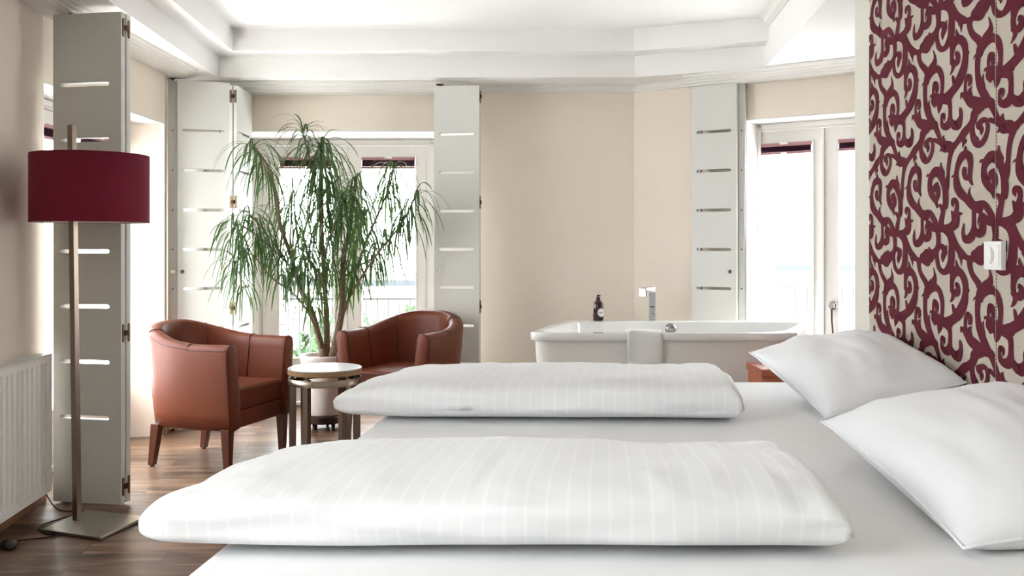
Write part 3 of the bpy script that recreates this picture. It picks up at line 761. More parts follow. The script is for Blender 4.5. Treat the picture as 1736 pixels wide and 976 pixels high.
for c in [(428,250,-.22,85,.37,(.09,.05)), (514,222,-.08,46,.27,(.02,0),(.2,1.35),.010,.10,1.15), (544,250,-.1,150,.40,(0,.03)), (604,304,.08,90,.36,(-.03,0)), (669,284,.25,85,.33,(-.06,0)), (704,334,-.12,85,.33,(-.1,0)),
          (396,378,-.33,70,.31,(.06,.04)), (424,364,-.26,85,.35,(.05,.04)), (398,446,-.28,60,.28,(.05,.03)), (505,405,.12,70,.36), (650,400,.18,85,.33,(-.07,0)), (580,330,-.18,90,.40),
          (496,330,.08,80,.40), (520,420,-.22,70,.36), (565,420,.18,70,.36), (470,420,-.16,60,.32,(.05,0)), (620,360,.18,75,.37,(-.05,0)), (548,330,.05,90,.40), (600,430,.02,55,.32), (536,480,-.1,36,.26)]:
    crown(*c)

# ------------------------------------------------------------------ bathtub
def rpoly(c, r, n=8):
    """rounded quad from 4 plan corners (ccw)"""
    out = []; m = len(c); c = [Vector((p[0],p[1])) for p in c]
    for i in range(m):
        p = c[i]; a = (c[i-1]-p).normalized(); b = (c[(i+1)%m]-p).normalized()
        for k in range(n+1):
            t = k/n; q0 = p+a*r; q1 = p+b*r
            out.append(q0*(1-t)**2 + p*2*t*(1-t) + q1*t*t)
    return out
def inset(c, d):
    """shrink quad corners toward centre by about d"""
    ce = sum((Vector((p[0],p[1])) for p in c), Vector((0,0)))/4; o = []
    for p in c:
        v = Vector((p[0],p[1]))-ce; o.append(ce + Vector((v.x*(1-d/abs(v.x)), v.y*(1-d/abs(v.y)))))
    return o
ZT = .742
C0 = [(.072,5.13),(1.552,5.13),(1.90,5.97),(.345,6.03)]
def tubring(bm, dins, r, z, cs=None):
    return [bm.verts.new((p.x,p.y,z)) for p in rpoly(inset(cs or C0, dins) if dins else [Vector(p) for p in (cs or C0)], r)]
def skin(bm, rings, cap0=False, cap1=False):
    for a, b in zip(rings, rings[1:]):
        n = len(a)
        for k in range(n): bm.faces.new((a[k], a[(k+1)%n], b[(k+1)%n], b[k]))
    if cap0: bm.faces.new(rings[0])
    if cap1: bm.faces.new(rings[-1])
root = empty('bathtub', (.95,5.55,0), 'white freestanding bathtub behind the bed', 'bathtub')
bm = NB()
rs = [tubring(bm,.012,.13,ZT-.046), tubring(bm,.001,.13,ZT-.042), tubring(bm,0,.13,ZT-.008), tubring(bm,.006,.13,ZT-.001), tubring(bm,.012,.13,ZT),
      tubring(bm,.062,.14,ZT-.002), tubring(bm,.070,.14,ZT-.01), tubring(bm,.085,.15,ZT-.12), tubring(bm,.11,.17,ZT-.36), tubring(bm,.17,.16,ZT-.42), tubring(bm,.25,.12,ZT-.44)]
skin(bm, rs, False, True); obj('basin', bm, M_tub, root, smooth=True, auto=True)
bm = NB()
rs = [tubring(bm,.028,.12,ZT-.045), tubring(bm,.034,.12,ZT-.15), tubring(bm,.075,.12,.2), tubring(bm,.10,.12,.04), tubring(bm,.105,.12,.0)]
skin(bm, rs, False, True); obj('outer_shell', bm, M_tubside, root, smooth=True)
bm = NB(); q = W(1137,557,5.86); bmesh.ops.create_uvsphere(bm, u_segments=20, v_segments=12, radius=1, matrix=Matrix.Translation(q)@Matrix.Diagonal((.036,.03,.034,1)))
tag(obj('overflow_knob', bm, M_chrome, root, smooth=True), 'chrome overflow knob')
bm = NB(); q = W(1014.5,564,5.13); box(bm, q.x-.028,q.x+.028,5.135,5.150,ZT-.0045,ZT+.0006); tag(obj('overflow_slot', bm, M_dark, root), 'narrow dark overflow slot')

root = empty('bath_tap', W(1106,541,6.0), 'chrome angular bath tap on the rear rim of the bathtub', 'tap')
q = Vector((XW(1106,6.0),6.0,ZT)); f = Fr((q.x,q.y),(q.x+1,q.y-.25)); w = .019
bm = NB(); f.box(bm, -w,w,-w,w, ZT, ZT+.085); f.box(bm, -w+.003,w-.003,-w+.003,w-.003, ZT+.085,ZT+.088); f.box(bm, -w,w,-w,w, ZT+.088, ZT+.175); obj('column', bm, M_chrome, root, bevel=.002)
bm = NB(); quadbox(bm, [f.p(-.075,-.06,ZT+.192),f.p(-.035,-.09,ZT+.192),f.p(w,w,ZT+.178),f.p(-w,w,ZT+.178)], [f.p(-.075,-.06,ZT+.206),f.p(-.035,-.09,ZT+.206),f.p(w,w,ZT+.214),f.p(-w,w,ZT+.214)])
quadbox(bm, [f.p(-.078,-.065,ZT+.150),f.p(-.034,-.095,ZT+.150),f.p(-.03,-.07,ZT+.150),f.p(-.074,-.04,ZT+.150)], [f.p(-.078,-.065,ZT+.206),f.p(-.034,-.095,ZT+.206),f.p(-.026,-.07,ZT+.206),f.p(-.07,-.04,ZT+.206)])
obj('spout', bm, M_chrome, root, bevel=.003)
bm = NB(); cyl_dir(bm, f.p(0,-w-.008,ZT+.035), f.n, .013, .018, 20); obj('diverter_button', bm, M_chrome, root, bevel=.002)
bm = NB(); f.box(bm, -.009,.009,-w-.010,-w,ZT+.06,ZT+.082); obj('control_lever', bm, M_chrome, root, bevel=.002)

q = Vector((XW(1014,5.97),5.97,ZT)); root = empty('soap_bottle', q, 'dark amber pump bottle with round white label on the bathtub rim', 'bottle')
bm = NB(); lathe(bm, q, [(.001,.001),(.030,.001),(.0335,.005),(.034,.10),(.0325,.108),(.014,.130),(.012,.134),(.001,.134)], 36); obj('bottle_body', bm, M_amber, root, smooth=True)
bm = NB(); lathe(bm, q, [(.001,.132),(.0135,.132),(.0135,.146),(.010,.148),(.001,.148)], 20, False); tube(bm, [q+Vector((0,0,.146)), q+Vector((0,0,.162))], [.005,.009], 12); tube(bm, [q+Vector((0,0,.159)), q+Vector((.012,-.016,.158))], .0035, 8)
obj('pump_head', bm, M_black, root)
bm = NB(); vs = {}; a0 = math.radians(-90+32); n = 14
def onb(da, dz, r=.0346): return q+Vector((r*math.cos(a0+da/.034), r*math.sin(a0+da/.034), .052+dz))
c0 = bm.verts.new(onb(0,0)); rr = []
for j in range(1,4):
    rr.append([bm.verts.new(onb(.026*j/3*math.cos(2*math.pi*k/28), .026*j/3*math.sin(2*math.pi*k/28))) for k in range(28)])
for k in range(28): bm.faces.new((c0, rr[0][k], rr[0][(k+1)%28]))
for A, B in zip(rr, rr[1:]):
    for k in range(28): bm.faces.new((A[k], B[k], B[(k+1)%28], A[(k+1)%28]))
lab = tag(obj('label', bm, M_label, root, smooth=True), 'round white label with dark lettering DANI')
bm = NB()
def ink(pts, w=.0016):
    pv = None
    for x,z in pts:
        v = [bm.verts.new(onb(x-w/2 ,z+w/2,.0349)), bm.verts.new(onb(x+w/2,z-w/2,.0349))]
        if pv: bm.faces.new((pv[0],pv[1],v[1],v[0]))
        pv = v
def bar(x0,z0,x1,z1,w=.0018):
    dx,dz = x1-x0,z1-z0; l = math.hypot(dx,dz); nx,nz = -dz/l*w/2, dx/l*w/2
    bm.faces.new([bm.verts.new(onb(a,b,.0349)) for a,b in ((x0-nx,z0-nz),(x1-nx,z1-nz),(x1+nx,z1+nz),(x0+nx,z0+nz))])
for seg in [(-.019,-.005,-.019,.006),(-.019,.006,-.0145,.004),(-.0145,.004,-.0145,-.003),(-.0145,-.003,-.019,-.005),
            (-.010,-.004,-.007,.004),(-.007,.004,-.004,-.004),(-.0085,-.001,-.0055,-.001),
            (-.001,-.004,-.001,.004),(-.001,.004,.004,-.004),(.004,-.004,.004,.004),(.009,-.004,.009,.004)]: bar(*seg)
bar(-.006,.013,.006,.013,.001); bar(-.005,-.012,.005,-.012,.001); bar(-.004,-.015,.004,-.015,.0008)
obj('label_print', bm, M_ink, lab)

# towel folded over the front rim
root_x0, root_x1 = XW(1063,5.09), XW(1124,5.09)
bm = NB(); path = crom([(5.235,ZT-.10),(5.215,ZT-.03),(5.195,ZT+.006),(5.16,ZT+.010),(5.122,ZT+.006),(5.112,ZT-.02),(5.108,ZT-.10),(5.106,ZT-.20),(5.104,ZT-.30)], 4)
g = []
for i, p in enumerate(path):
    row = []
    for k in range(13):
        t = k/12; x = root_x0+(root_x1-root_x0)*t + (.006*(i/len(path)) if k == 0 else 0)
        row.append(bm.verts.new((x, p.x-.0 + .003*math.sin(t*7+i*.25)*min(1,i/12), p.y+.003*math.sin(t*5))))
    g.append(row)
for A, B in zip(g, g[1:]):
    for k in range(12): bm.faces.new((A[k],A[k+1],B[k+1],B[k]))
o = obj('hand_towel', bm, M_towel, None, smooth=True); md = o.modifiers.new('thick','SOLIDIFY'); md.thickness = .010; md.offset = 0
tag(o, 'white hand towel hanging over the front rim of the bathtub', 'towel')
bm = NB(); tube(bm, [(root_x0+.004,5.0985,ZT-.165),((root_x0+root_x1)/2,5.098,ZT-.158),(root_x1-.003,5.0985,ZT-.155)], .0022, 6); obj('hem_stitch', bm, M_towel, o)

# terracotta side cabinet glimpsed behind the far pillow
q = W(1284,625,4.75); root = empty('wooden_stool', (q.x+.16,4.85,0), 'terracotta brown wooden stool glimpsed between bathtub and far pillow', 'stool')
bm = NB(); box(bm, q.x+.004,q.x+.32,4.70,5.0,.56,.60); obj('seat', bm, M_frontwood, root, bevel=.006)
bm = NB(); box(bm, q.x+.012,q.x+.31,4.71,4.99,.50,.56); obj('apron', bm, M_frontwood, root, bevel=.003)
for sx in (0,1):
    for sy in (0,1):
        bm = NB(); x = q.x+.014+sx*.26; y = 4.71+sy*.24; box(bm, x,x+.035,y,y+.035,0,.5); obj('leg', bm, M_frontwood, root, bevel=.003)

# ------------------------------------------------------------------ bed
ZB = .68
def footx(y): return -.462+.09*(y-2.595)
def headx(y): return PX(y)-.012
root = empty('double_bed', (.4,2.5,0), 'wide double bed with smooth white sheet in the foreground', 'bed')
def slab(name, y0, y1, z0, z1, ins, m, bev, n=1):
    bm = NB(); nx, ny = 40, 40
    bmesh.ops.create_cube(bm, size=1)
    for v in bm.verts:
        y = (y0+ins) if v.co.y < 0 else (y1-ins); x = footx(y)+ins if v.co.x < 0 else headx(y)
        v.co = Vector((x, y, z0 if v.co.z < 0 else z1))
    bmesh.ops.bevel(bm, geom=bm.edges[:], offset=bev, segments=5, profile=.5, affect='EDGES')
    return obj(name, bm, m, root, smooth=True, auto=True)
slab('mattress', 1.15, 3.757, .42, ZB, 0, M_sheet, .045)
slab('bed_base', 1.15, 3.757, .12, .415, .02, M_sheet, .01)
for x, y in ((-.45,1.35),(-.28,3.6),(1.2,1.35),(1.3,3.6)):
    bm = NB(); tube(bm, [(x,y,0),(x,y,.125)], .03, 12); obj('leg', bm, M_dark, root)

def duvet(name, A, B, C, D, T, label, seed, zb=ZB, n1=170, n2=72):
    """A front-left, B front-right, C back-right, D back-left (plan), thickness T"""
    A,B,C,D = [Vector(p) for p in (A,B,C,D)]; bm = NB(); uvl = bm.loops.layers.uv.new('UVMap'); g = []; uvs = {}
    for i in range(n1+1):
        s = i/n1; row = []
        e = min(s, 1-s)*(B-A).length
        lf = s*(B-A).length; k = min(1, e/(.07 if s < .5 else .045)); endf = math.sqrt(max(0,1-(1-k)**2.2))
        k2 = min(1, lf/.26); endf *= .62+.38*k2*(2-k2)        # rounded ends
        lay = .045*math.exp(-((s-.0)/.10)**2)
        for j in range(n2):
            a = 2*math.pi*j/n2; ca, sa = math.cos(a), math.sin(a)
            u = .5-.5*math.copysign(abs(ca)**.62, ca)                    # 0 front .. 1 back
            w = math.copysign(abs(sa)**.62, sa)
            pf = A.lerp(B, s); pb = D.lerp(C, s); p = pf.lerp(pb, u)
            sag = 1-.12*u
            z = zb + .004 + T*(.5+.5*w*(.35+.65*endf))*sag if w > 0 else zb+.004+T*.5*(1+w*(.35+.65*endf))*sag
            ef2 = .12+.88*endf
            z = zb+.004 + T*sag*(.5*(.6+.4*ef2)+.5*w*ef2)
            p = pf.lerp(pb, .5+(u-.5)*((.80 if s < .5 else .93)+(.20 if s < .5 else .07)*min(1,endf*1.3)))
            q = Vector((p.x, p.y, z))
            edge_ = math.exp(-e/.16)
            nz = noise.noise(Vector((s*3.2+seed, u*2.2, w*.6)))*.022 + edge_*noise.noise(Vector((s*16+seed, u*9, w*2+7)))*.018*(max(0,w)*.8+.2) + noise.noise(Vector((s*11+seed, u*5, w*2)))*.006
            wr = noise.noise(Vector((s*38+seed, u*3, w*1.5)))*.003 + noise.noise(Vector((s*20+u*14+seed, u*9-s*4, w)))*.004
            q.z += (nz+wr)*(1 if w > -.5 else .1)*min(1,(T))*1.0*8*.6*(1 if w > -.3 else 0)
            q.y += noise.noise(Vector((s*6+seed, 3+u*3, w*2)))*.012*(1-u)
            v = bm.verts.new(q); row.append(v); uvs[v] = (s*(B-A).length, u*.5)
        g.append(row)
    for a_, b_ in zip(g, g[1:]):
        for k in range(n2): bm.faces.new((a_[k], a_[(k+1)%n2], b_[(k+1)%n2], b_[k]))
    bm.faces.new(g[0][::-1]); bm.faces.new(g[-1])
    for f_ in bm.faces:
        for l in f_.loops: l[uvl].uv = uvs[l.vert]
    return tag(obj(name, bm, M_duvet, None, smooth=True), label, 'duvet', 'folded white duvets')
duvet('duvet', (-.665,1.605), (.58,1.59), (.60,2.17), (-.535,2.15), .125, 'folded white striped duvet nearest the camera', 3.1)
duvet('duvet', (-.56,2.83), (.69,2.79), (.75,3.46), (-.40,3.45), .135, 'folded white striped duvet on the window side of the bed', 9.4)

def pillow(A, B, C, D, T, label, seed, n=56):
    """A far-foot, B near-foot, C near-head, D far-head corners in 3D"""
    A,B,C,D = [Vector(p) for p in (A,B,C,D)]; bm = NB(); top = []; bot = []
    nrm = ((B-A).cross(D-A)).normalized()
    if nrm.z < 0: nrm = -nrm
    c = (A+B+C+D)/4
    for i in range(n+1):
        rt = []; rb = []
        for j in range(n+1):
            u = i/n; v = j/n; uu = 2*u-1; vv = 2*v-1
            pu = uu*(1-.09*(1-uu*uu*0)*(1-vv*vv)*0); 
            # pull the mid edges inwards so corners stick out
            U_ = uu*(1-.07*(1-vv*vv)); V_ = vv*(1-.05*(1-uu*uu))
            a = (U_+1)/2; b = (V_+1)/2
            p = A.lerp(B,b).lerp(D.lerp(C,b), a)
            th = T*((1-abs(uu)**2.6)*(1-abs(vv)**2.6))**.55
            wr = noise.noise(Vector((uu*2.2+seed, vv*2.2, .5)))*.014 + noise.noise(Vector((uu*7+seed, vv*2, 4)))*.003 + noise.noise(Vector((uu*4+vv*9+seed, vv*3-uu*3, 9)))*.005*max(abs(uu),abs(vv))**3
            edge = min(1, 8*(1-max(abs(uu),abs(vv))))
            pt = p + nrm*(th + wr*edge); pb = p - nrm*(th*.85) 
            pb.z = max(pb.z, ZB+.003); pt.z = max(pt.z, ZB+.012)
            lim = headx(pt.y)-.004; pt.x = min(pt.x, lim); pb.x = min(pb.x, lim)
            vt = bm.verts.new(pt); rt.append(vt)
            rb.append(vt if (i in (0,n) or j in (0,n)) else bm.verts.new(pb))
        top.append(rt); bot.append(rb)
    for i in range(n):
        for j in range(n):
            bm.faces.new((top[i][j],top[i+1][j],top[i+1][j+1],top[i][j+1]))
            try: bm.faces.new((bot[i][j],bot[i][j+1],bot[i+1][j+1],bot[i+1][j]))
            except ValueError: pass
    per = [top[i][0].co.copy() for i in range(0,n,2)]+[top[n][j].co.copy() for j in range(0,n,2)]+[top[i][n].co.copy() for i in range(n,0,-2)]+[top[0][j].co.copy() for j in range(n,-1,-2)]
    o = obj('pillow', bm, M_cloth_p, None, smooth=True)
    b2 = NB(); tube(b2, per, .0035, 6, False); obj('edge_seam', b2, M_cloth_p, o, smooth=True)
    return tag(o, label, 'pillow', 'white bed pillows')
pillow((.905,3.60,.81), (.945,2.84,.70), (1.39,2.88,.80), (1.445,3.62,.86), .105, 'plump white pillow farther from the camera, beside the bathtub', 2.0)
pillow((.78,2.38,.775), (.775,1.62,.70), (1.29,1.60,.76), (1.345,2.44,.835), .115, 'plump white pillow nearest the camera at the right edge', 5.5)

# ------------------------------------------------------------------ upholstered wall panel with scroll pattern
def hp(px, py):
    d = 1953.6/(px-968); return d, H+(HY-py)*d/F
hroot = empty('upholstered_headboard', (PX(2.7),2.7,.3), 'tall upholstered headboard wall in linen with burgundy scrolls', 'headboard')
Hn = Vector((-1,.0625,0)).normalized()
def HP(d, z, off=0): return Vector((PX(d), d, z)) + Hn*off
TT = .028
seams = [3.865, 2.713, 1.55]
ST = []   # strokes in crop-4 units (origin 1616,60, 6.975 units per px): list of (x,y,fullwidth)
def c4(l, ox=0, oy=0): ST.append([(x+ox, y+oy, w) for x,y,w in l])
C1 = (-390.6,0); C2 = (-390.6,906.8); C3 = (-390.6,1813.5); C5 = (0,906.8); C6 = (0,1813.5)
c4([(312,125,40),(302,210,62),(292,330,62),(293,440,62),(312,560,85),(350,660,100),(410,760,95),(465,840,85),(505,930,70),(545,1015,70),(600,1060,80)])
c4([(330,140,60),(395,30,100),(440,-60,70),(448,-130,40),(425,-215,14)])
c4([(322,230,60),(340,165,70),(380,100,80),(440,35,110),(510,40,100),(555,140,75),(564,270,56),(552,370,60),(535,460,90),(515,560,65),(502,640,6)])
c4([(470,430,160),(440,500,110),(440,540,40)]); c4([(500,430,120),(520,520,90)])
c4([(445,450,100),(422,380,40),(422,310,40),(440,250,60),(462,225,70),(478,260,60),(476,320,55),(462,362,10)])
c4([(425,440,50),(395,395,40),(370,425,12)])
c4([(366,450,6),(352,520,34),(352,610,70)])
c4([(590,390,70),(635,400,110),(690,390,80)],); c4([(600,440,60),(640,470,80),(665,440,70)])
c4([(290,760,110),(330,720,95),(400,640,85),(452,560,92),(500,450,92),(532,330,76),(540,200,66),(522,100,90),(470,45,110),(405,90,90),(380,200,48),(380,300,48),(394,370,40),(378,430,26),(358,468,8)], *C1)
c4([(470,40,60),(440,-20,40),(432,-75,8)], *C1)
c4([(385,330,60),(420,330,70),(448,290,60),(452,230,50),(440,205,44),(422,240,14)], *C1)
c4([(550,235,36),(578,195,26)], *C1)
c4([(420,590,60),(400,530,40),(392,485,28)], *C1)
c4([(330,760,90),(356,830,48),(358,950,46),(356,1000,60),(345,1040,80),(310,1080,90),(275,1070,66),(256,1010,26),(260,965,34),(278,935,46),(288,965,32),(286,1015,6)], *C1)
c4([(350,85,50),(390,130,80),(430,160,116),(465,110,76),(486,50,46),(482,-20,38),(478,-55,16)], *C2)
c4([(440,790,120),(340,800,135),(240,790,150),(175,740,100)])
c4([(155,730,60),(146,620,34),(155,540,40),(190,480,60),(208,530,50),(200,580,40),(185,600,12)])
c4([(205,740,70),(200,650,40),(226,602,6)])
c4([(150,730,60),(112,690,44),(94,752,8)])
c4([(330,840,110),(262,920,90),(242,1000,76),(205,1070,80),(150,1130,84),(105,1200,80),(50,1265,62),(-5,1325,66),(-15,1370,56),(-35,1440,46),(-52,1560,42),(-58,1660,40),(-75,1780,66),(-92,1900,42),(-105,2030,40),(-130,2160,56),(-145,2260,60)])
c4([(530,340,60),(515,385,24),(510,422,6)], *C2)
c4([(240,50,60),(228,160,56),(232,250,62),(265,350,84),(310,390,72),(370,330,58),(405,240,48),(412,150,46),(385,85,58),(330,115,60),(310,165,72),(338,200,60),(335,262,16)], *C5)
c4([(290,330,50),(285,300,30)], *C5); c4([(300,150,40),(280,125,14)], *C5)
c4([(180,330,50),(250,370,60),(315,405,150),(330,420,150),(300,440,80)], *C2); c4([(285,345,50),(280,300,26),(290,272,8)], *C2); c4([(270,430,50),(240,460,12)], *C2)
c4([(360,400,100),(400,410,70)], *C2)
c4([(615,1000,70),(618,880,90),(605,760,80),(565,630,95),(490,520,140),(405,580,95),(368,680,64),(385,800,90),(435,885,90),(470,950,50),(480,1022,6)], *C5)
c4([(470,900,60),(500,840,60),(492,770,80),(475,710,80),(490,680,40)], *C5); c4([(445,780,40),(452,720,60)], *C5)
c4([(565,540,80),(545,450,34),(545,400,20)], *C5); c4([(400,590,60),(345,575,44),(320,600,10)], *C5)
c4([(228,850,30),(205,795,44),(205,700,52),(210,600,62),(185,510,92),(125,510,92),(70,600,60),(46,700,50),(42,800,66),(62,900,92),(110,975,100),(170,1030,92),(240,1098,110),(300,1115,130),(365,1085,84),(430,1165,72),(478,1268,74),(503,1388,74),(503,1500,66),(470,1590,80),(400,1650,150),(330,1665,180),(270,1680,110)], *C5)
c4([(200,780,40),(160,780,60),(135,725,54),(142,660,44),(160,690,10)], *C5)
c4([(55,810,50),(20,752,34),(-14,775,8)], *C5); c4([(150,490,60),(152,408,18)], *C5)
c4([(230,150,50),(192,60,34),(204,-20,10)], *C6)
c4([(290,230,80),(310,260,70),(330,240,60)], *C6)
c4([(255,200,60),(248,300,50),(248,400,50),(245,480,66),(215,570,100),(160,600,96),(122,540,46),(122,470,34),(128,412,12)], *C6)
c4([(255,470,50),(300,530,90),(340,510,100),(355,430,80),(345,350,66),(320,345,50),(300,400,20),(303,450,5)], *C6)
c4([(100,400,60),(170,470,80),(200,460,80),(270,470,90),(350,455,90),(405,425,110),(432,340,80),(432,260,56),(440,200,44),(425,140,56),(398,130,50),(388,180,40),(402,218,6)], *C3)
c4([(440,300,60),(492,292,28)], *C3); c4([(400,350,50),(385,280,34),(372,262,14)], *C3)
c4([(265,260,34),(240,190,34),(214,222,8)], *C3)
c4([(300,480,90),(360,540,95),(382,640,82),(375,750,80),(370,850,84),(345,940,92),(285,985,72),(225,930,50),(202,820,44),(202,740,46),(235,675,56),(272,690,64),(292,740,66),(275,800,56),(270,862,14)], *C3)
c4([(300,760,50),(318,662,6)], *C3)
c4([(350,500,90),(405,590,52),(440,680,66),(490,760,84),(560,815,66),(640,820,90),(710,815,190),(760,800,120)], *C3)
c4([(760,730,60),(755,660,30),(735,650,10)], *C3)
c4([(480,790,60),(490,850,28),(487,910,5)], *C3)
c4([(590,840,70),(590,900,60),(608,980,56),(645,1050,66),(695,1125,72),(712,1220,44)], *C3)
c4([(700,1216,60),(690,1320,62)], *C3); c4([(670,1290,40),(655,1290,30),(632,1320,6)], *C3)

def stroke_polys():
    out = []
    for s in ST:
        P = crom([(a,b,w) for a,b,w in s], 5); L_, R_ = [], []; n = len(P)
        for i, p in enumerate(P):
            t = P[min(i+1,n-1)]-P[max(i-1,0)]; l = math.hypot(t.x,t.y) or 1
            nx, ny = -t.y/l, t.x/l; w = max(4,p.z)/2
            L_.append((p.x+nx*w, p.y+ny*w)); R_.append((p.x-nx*w, p.y-ny*w))
        t0 = (P[0]-P[1]); t1 = P[-1]-P[-2]
        def cap(p, t):
            a0 = math.atan2(t.y,t.x); w = max(4,p.z)/2
            return [(p.x+w*math.cos(a0+math.pi/2-math.pi*k/8), p.y+w*math.sin(a0+math.pi/2-math.pi*k/8)) for k in range(9)]
        out.append((L_, R_, cap(P[0],t0), (P[0].x,P[0].y), cap(P[-1],t1), (P[-1].x,P[-1].y)))
    return out
SP = stroke_polys()
def to_plane(x, y):
    return hp(1616+x/6.975, 60+y/6.975)
SPW = []
for L_, R_, c0_, p0_, c1_, p1_ in SP:
    SPW.append(([to_plane(*q) for q in L_], [to_plane(*q) for q in R_], [to_plane(*q) for q in c0_], to_plane(*p0_), [to_plane(*q) for q in c1_], to_plane(*p1_)))
zlo, zhi = .56, 2.349
for si, (dh, dl) in enumerate(zip(seams, seams[1:])):
    bm = NB(); n = Hn
    quadbox(bm, [HP(dl+.0012,zlo,0),HP(dl+.0012,zlo,-TT),HP(dh-.0012,zlo,-TT),HP(dh-.0012,zlo,0)], [HP(dl+.0012,zhi,0),HP(dl+.0012,zhi,-TT),HP(dh-.0012,zhi,-TT),HP(dh-.0012,zhi,0)])
    pan = obj('upholstered_panel', bm, M_linen, hroot, bevel=.004)
    bm = NB()
    for i in range(-4, 8):
        for j in range(-2, 3):
            od = .4203*-i; oz = .012*i - .730*j
            idx = 0
            for L_, R_, c0_, p0_, c1_, p1_ in SPW:
                idx += 1
                ds = [p[0]+od for p in L_]; zs_ = [p[1]+oz for p in L_]
                if max(ds) < dl-.1 or min(ds) > dh+.1 or max(zs_) < zlo-.1 or min(zs_) > zhi+.1: continue
                off = .0012+.00003*(idx%40)
                lv_ = [bm.verts.new(HP(a+od,b+oz,off)) for a,b in L_]; rv_ = [bm.verts.new(HP(a+od,b+oz,off)) for a,b in R_]
                for k in range(len(lv_)-1): bm.faces.new((lv_[k],lv_[k+1],rv_[k+1],rv_[k]))
                for cp_, cc_ in ((c0_,p0_),(c1_,p1_)):
                    cv = bm.verts.new(HP(cc_[0]+od,cc_[1]+oz,off)); vv_ = [bm.verts.new(HP(a+od,b+oz,off)) for a,b in cp_]
                    for k in range(8): bm.faces.new((cv,vv_[k],vv_[k+1]))
    for co, no in ((HP(dh-.003,1,0), Vector((0,1,0))), (HP(dl+.003,1,0), Vector((0,-1,0))), (HP(2,zhi-.003,0), Vector((0,0,1))), (HP(2,zlo+.003,0), Vector((0,0,-1)))):
        bmesh.ops.bisect_plane(bm, geom=bm.verts[:]+bm.edges[:]+bm.faces[:], plane_co=co, plane_no=no, clear_outer=True)
    me = bpy.data.meshes.new('scroll_pattern'); bm.to_mesh(me); bm.free(); me.materials.append(M_velvet)
    me.transform(hroot.matrix_basis.inverted())
    o = bpy.data.objects.new('scroll_pattern', me); COL.objects.link(o); o.parent = pan; tag(o, 'burgundy flocked scroll pattern')
# dotted stitching next to the seam
bm = NB(); z = zlo+.01
while z < zhi-.01:
    quadbox(bm, [HP(2.706,z,0.0),HP(2.706,z,.0012),HP(2.7085,z,.0012),HP(2.7085,z,0)], [HP(2.706,z+.005,0.0),HP(2.706,z+.005,.0012),HP(2.7085,z+.005,.0012),HP(2.7085,z+.005,0)]); z += .010
obj('seam_stitching', bm, M_dark, hroot)

# dimmer switch
d0 = hp(1680,0)[0]; d1 = hp(1706,0)[0]; zc = H+(HY-433)*hp(1693,0)[0]/F
root = empty('light_switch', HP((d0+d1)/2, zc, .002), 'white wall switch with crescent rocker on the patterned headboard', 'switch')
dc = (d0+d1)/2; hw_ = .042; ht_ = .041
def HB(bm, a0,a1,z0,z1,o0,o1):
    quadbox(bm, [HP(a0,z0,o0),HP(a0,z0,o1),HP(a1,z0,o1),HP(a1,z0,o0)], [HP(a0,z1,o0),HP(a0,z1,o1),HP(a1,z1,o1),HP(a1,z1,o0)])
bm = NB(); HB(bm, dc-hw_*1.3, dc+hw_*1.3, zc-ht_, zc+ht_, .0028, .018); pl = obj('cover_plate', bm, M_ply, root, bevel=.002)
bm = NB(); HB(bm, dc-hw_*1.12, dc+hw_*1.12, zc-ht_*.76, zc+ht_*.76, .017, .021); rk = obj('rocker', bm, M_ply, root, bevel=.0012)
bm = NB(); out = []; 
for k in range(17): t = -math.pi/2+math.pi*k/16; out.append((-.026*math.cos(t)*1.0, .024*math.sin(t)))
for k in range(1,16): t = math.pi/2-math.pi*k/16; out.append((-.010*math.cos(t), .024*math.sin(t)))
vf = [bm.verts.new(HP(dc+a+.008, zc+b, .0225)) for a,b in out]; vb = [bm.verts.new(HP(dc+a+.008, zc+b, .0208)) for a,b in out]
for k in range(len(out)): bm.faces.new((vf[k],vf[(k+1)%len(out)],vb[(k+1)%len(out)],vb[k]))
for k in range(1,16):
    a_, b_ = k, len(out)-k
    bm.faces.new((vf[a_], vf[a_+1], vf[(b_-1)], vf[b_%len(out)])) if k < 15 else bm.faces.new((vf[15],vf[16],vf[17]))
bm.faces.new((vf[0],vf[1],vf[len(out)-1]))
tag(obj('crescent_mark', bm, M_swg, rk), 'grey crescent shaped recess')

# ------------------------------------------------------------------ outside
bm = NB(); prism(bm, [(-6,7.6),(1.2,7.6),(4.2,5.7),(8,5.7),(8,9.2),(-6,9.2)], -.2, -.03); prism(bm, [(-6,2),(-2.62,2),(-2.62,7.6),(-6,7.6)], -.2, -.03); struct('balcony', bm, M_ext)
bm = NB(); prism(bm, [(-60,-40),(60,-40),(60,80),(-60,80)], -5.2, -5.0); struct('ground', bm, M_ext)
def railing(x0, x1, y, zt, label):
    root = empty('balcony_railing', ((x0+x1)/2, y, -.03), label, 'railing', 'balcony railings')
    bm = NB(); box(bm, x0, x1, y-.02, y+.02, zt-.02, zt); obj('top_rail', bm, M_bars, root)
    bm = NB(); box(bm, x0, x1, y-.012, y+.012, .06, .08); obj('bottom_rail', bm, M_bars, root)
    n = int((x1-x0)/.098)
    for k in range(n+1):
        bm = NB(); x = x0+.01+k*(x1-x0-.02)/n; tube(bm, [(x,y,-.03 if k in (0,n) else .07),(x,y,zt-.01)], .007, 8); obj('baluster', bm, M_bars, root)
railing(-2.3, -.3, 8.4, .75, 'white balcony railing with thin bars behind the plant')
railing(1.9, 3.6, 8.0, .87, 'balcony railing with thin bars behind the bathtub')
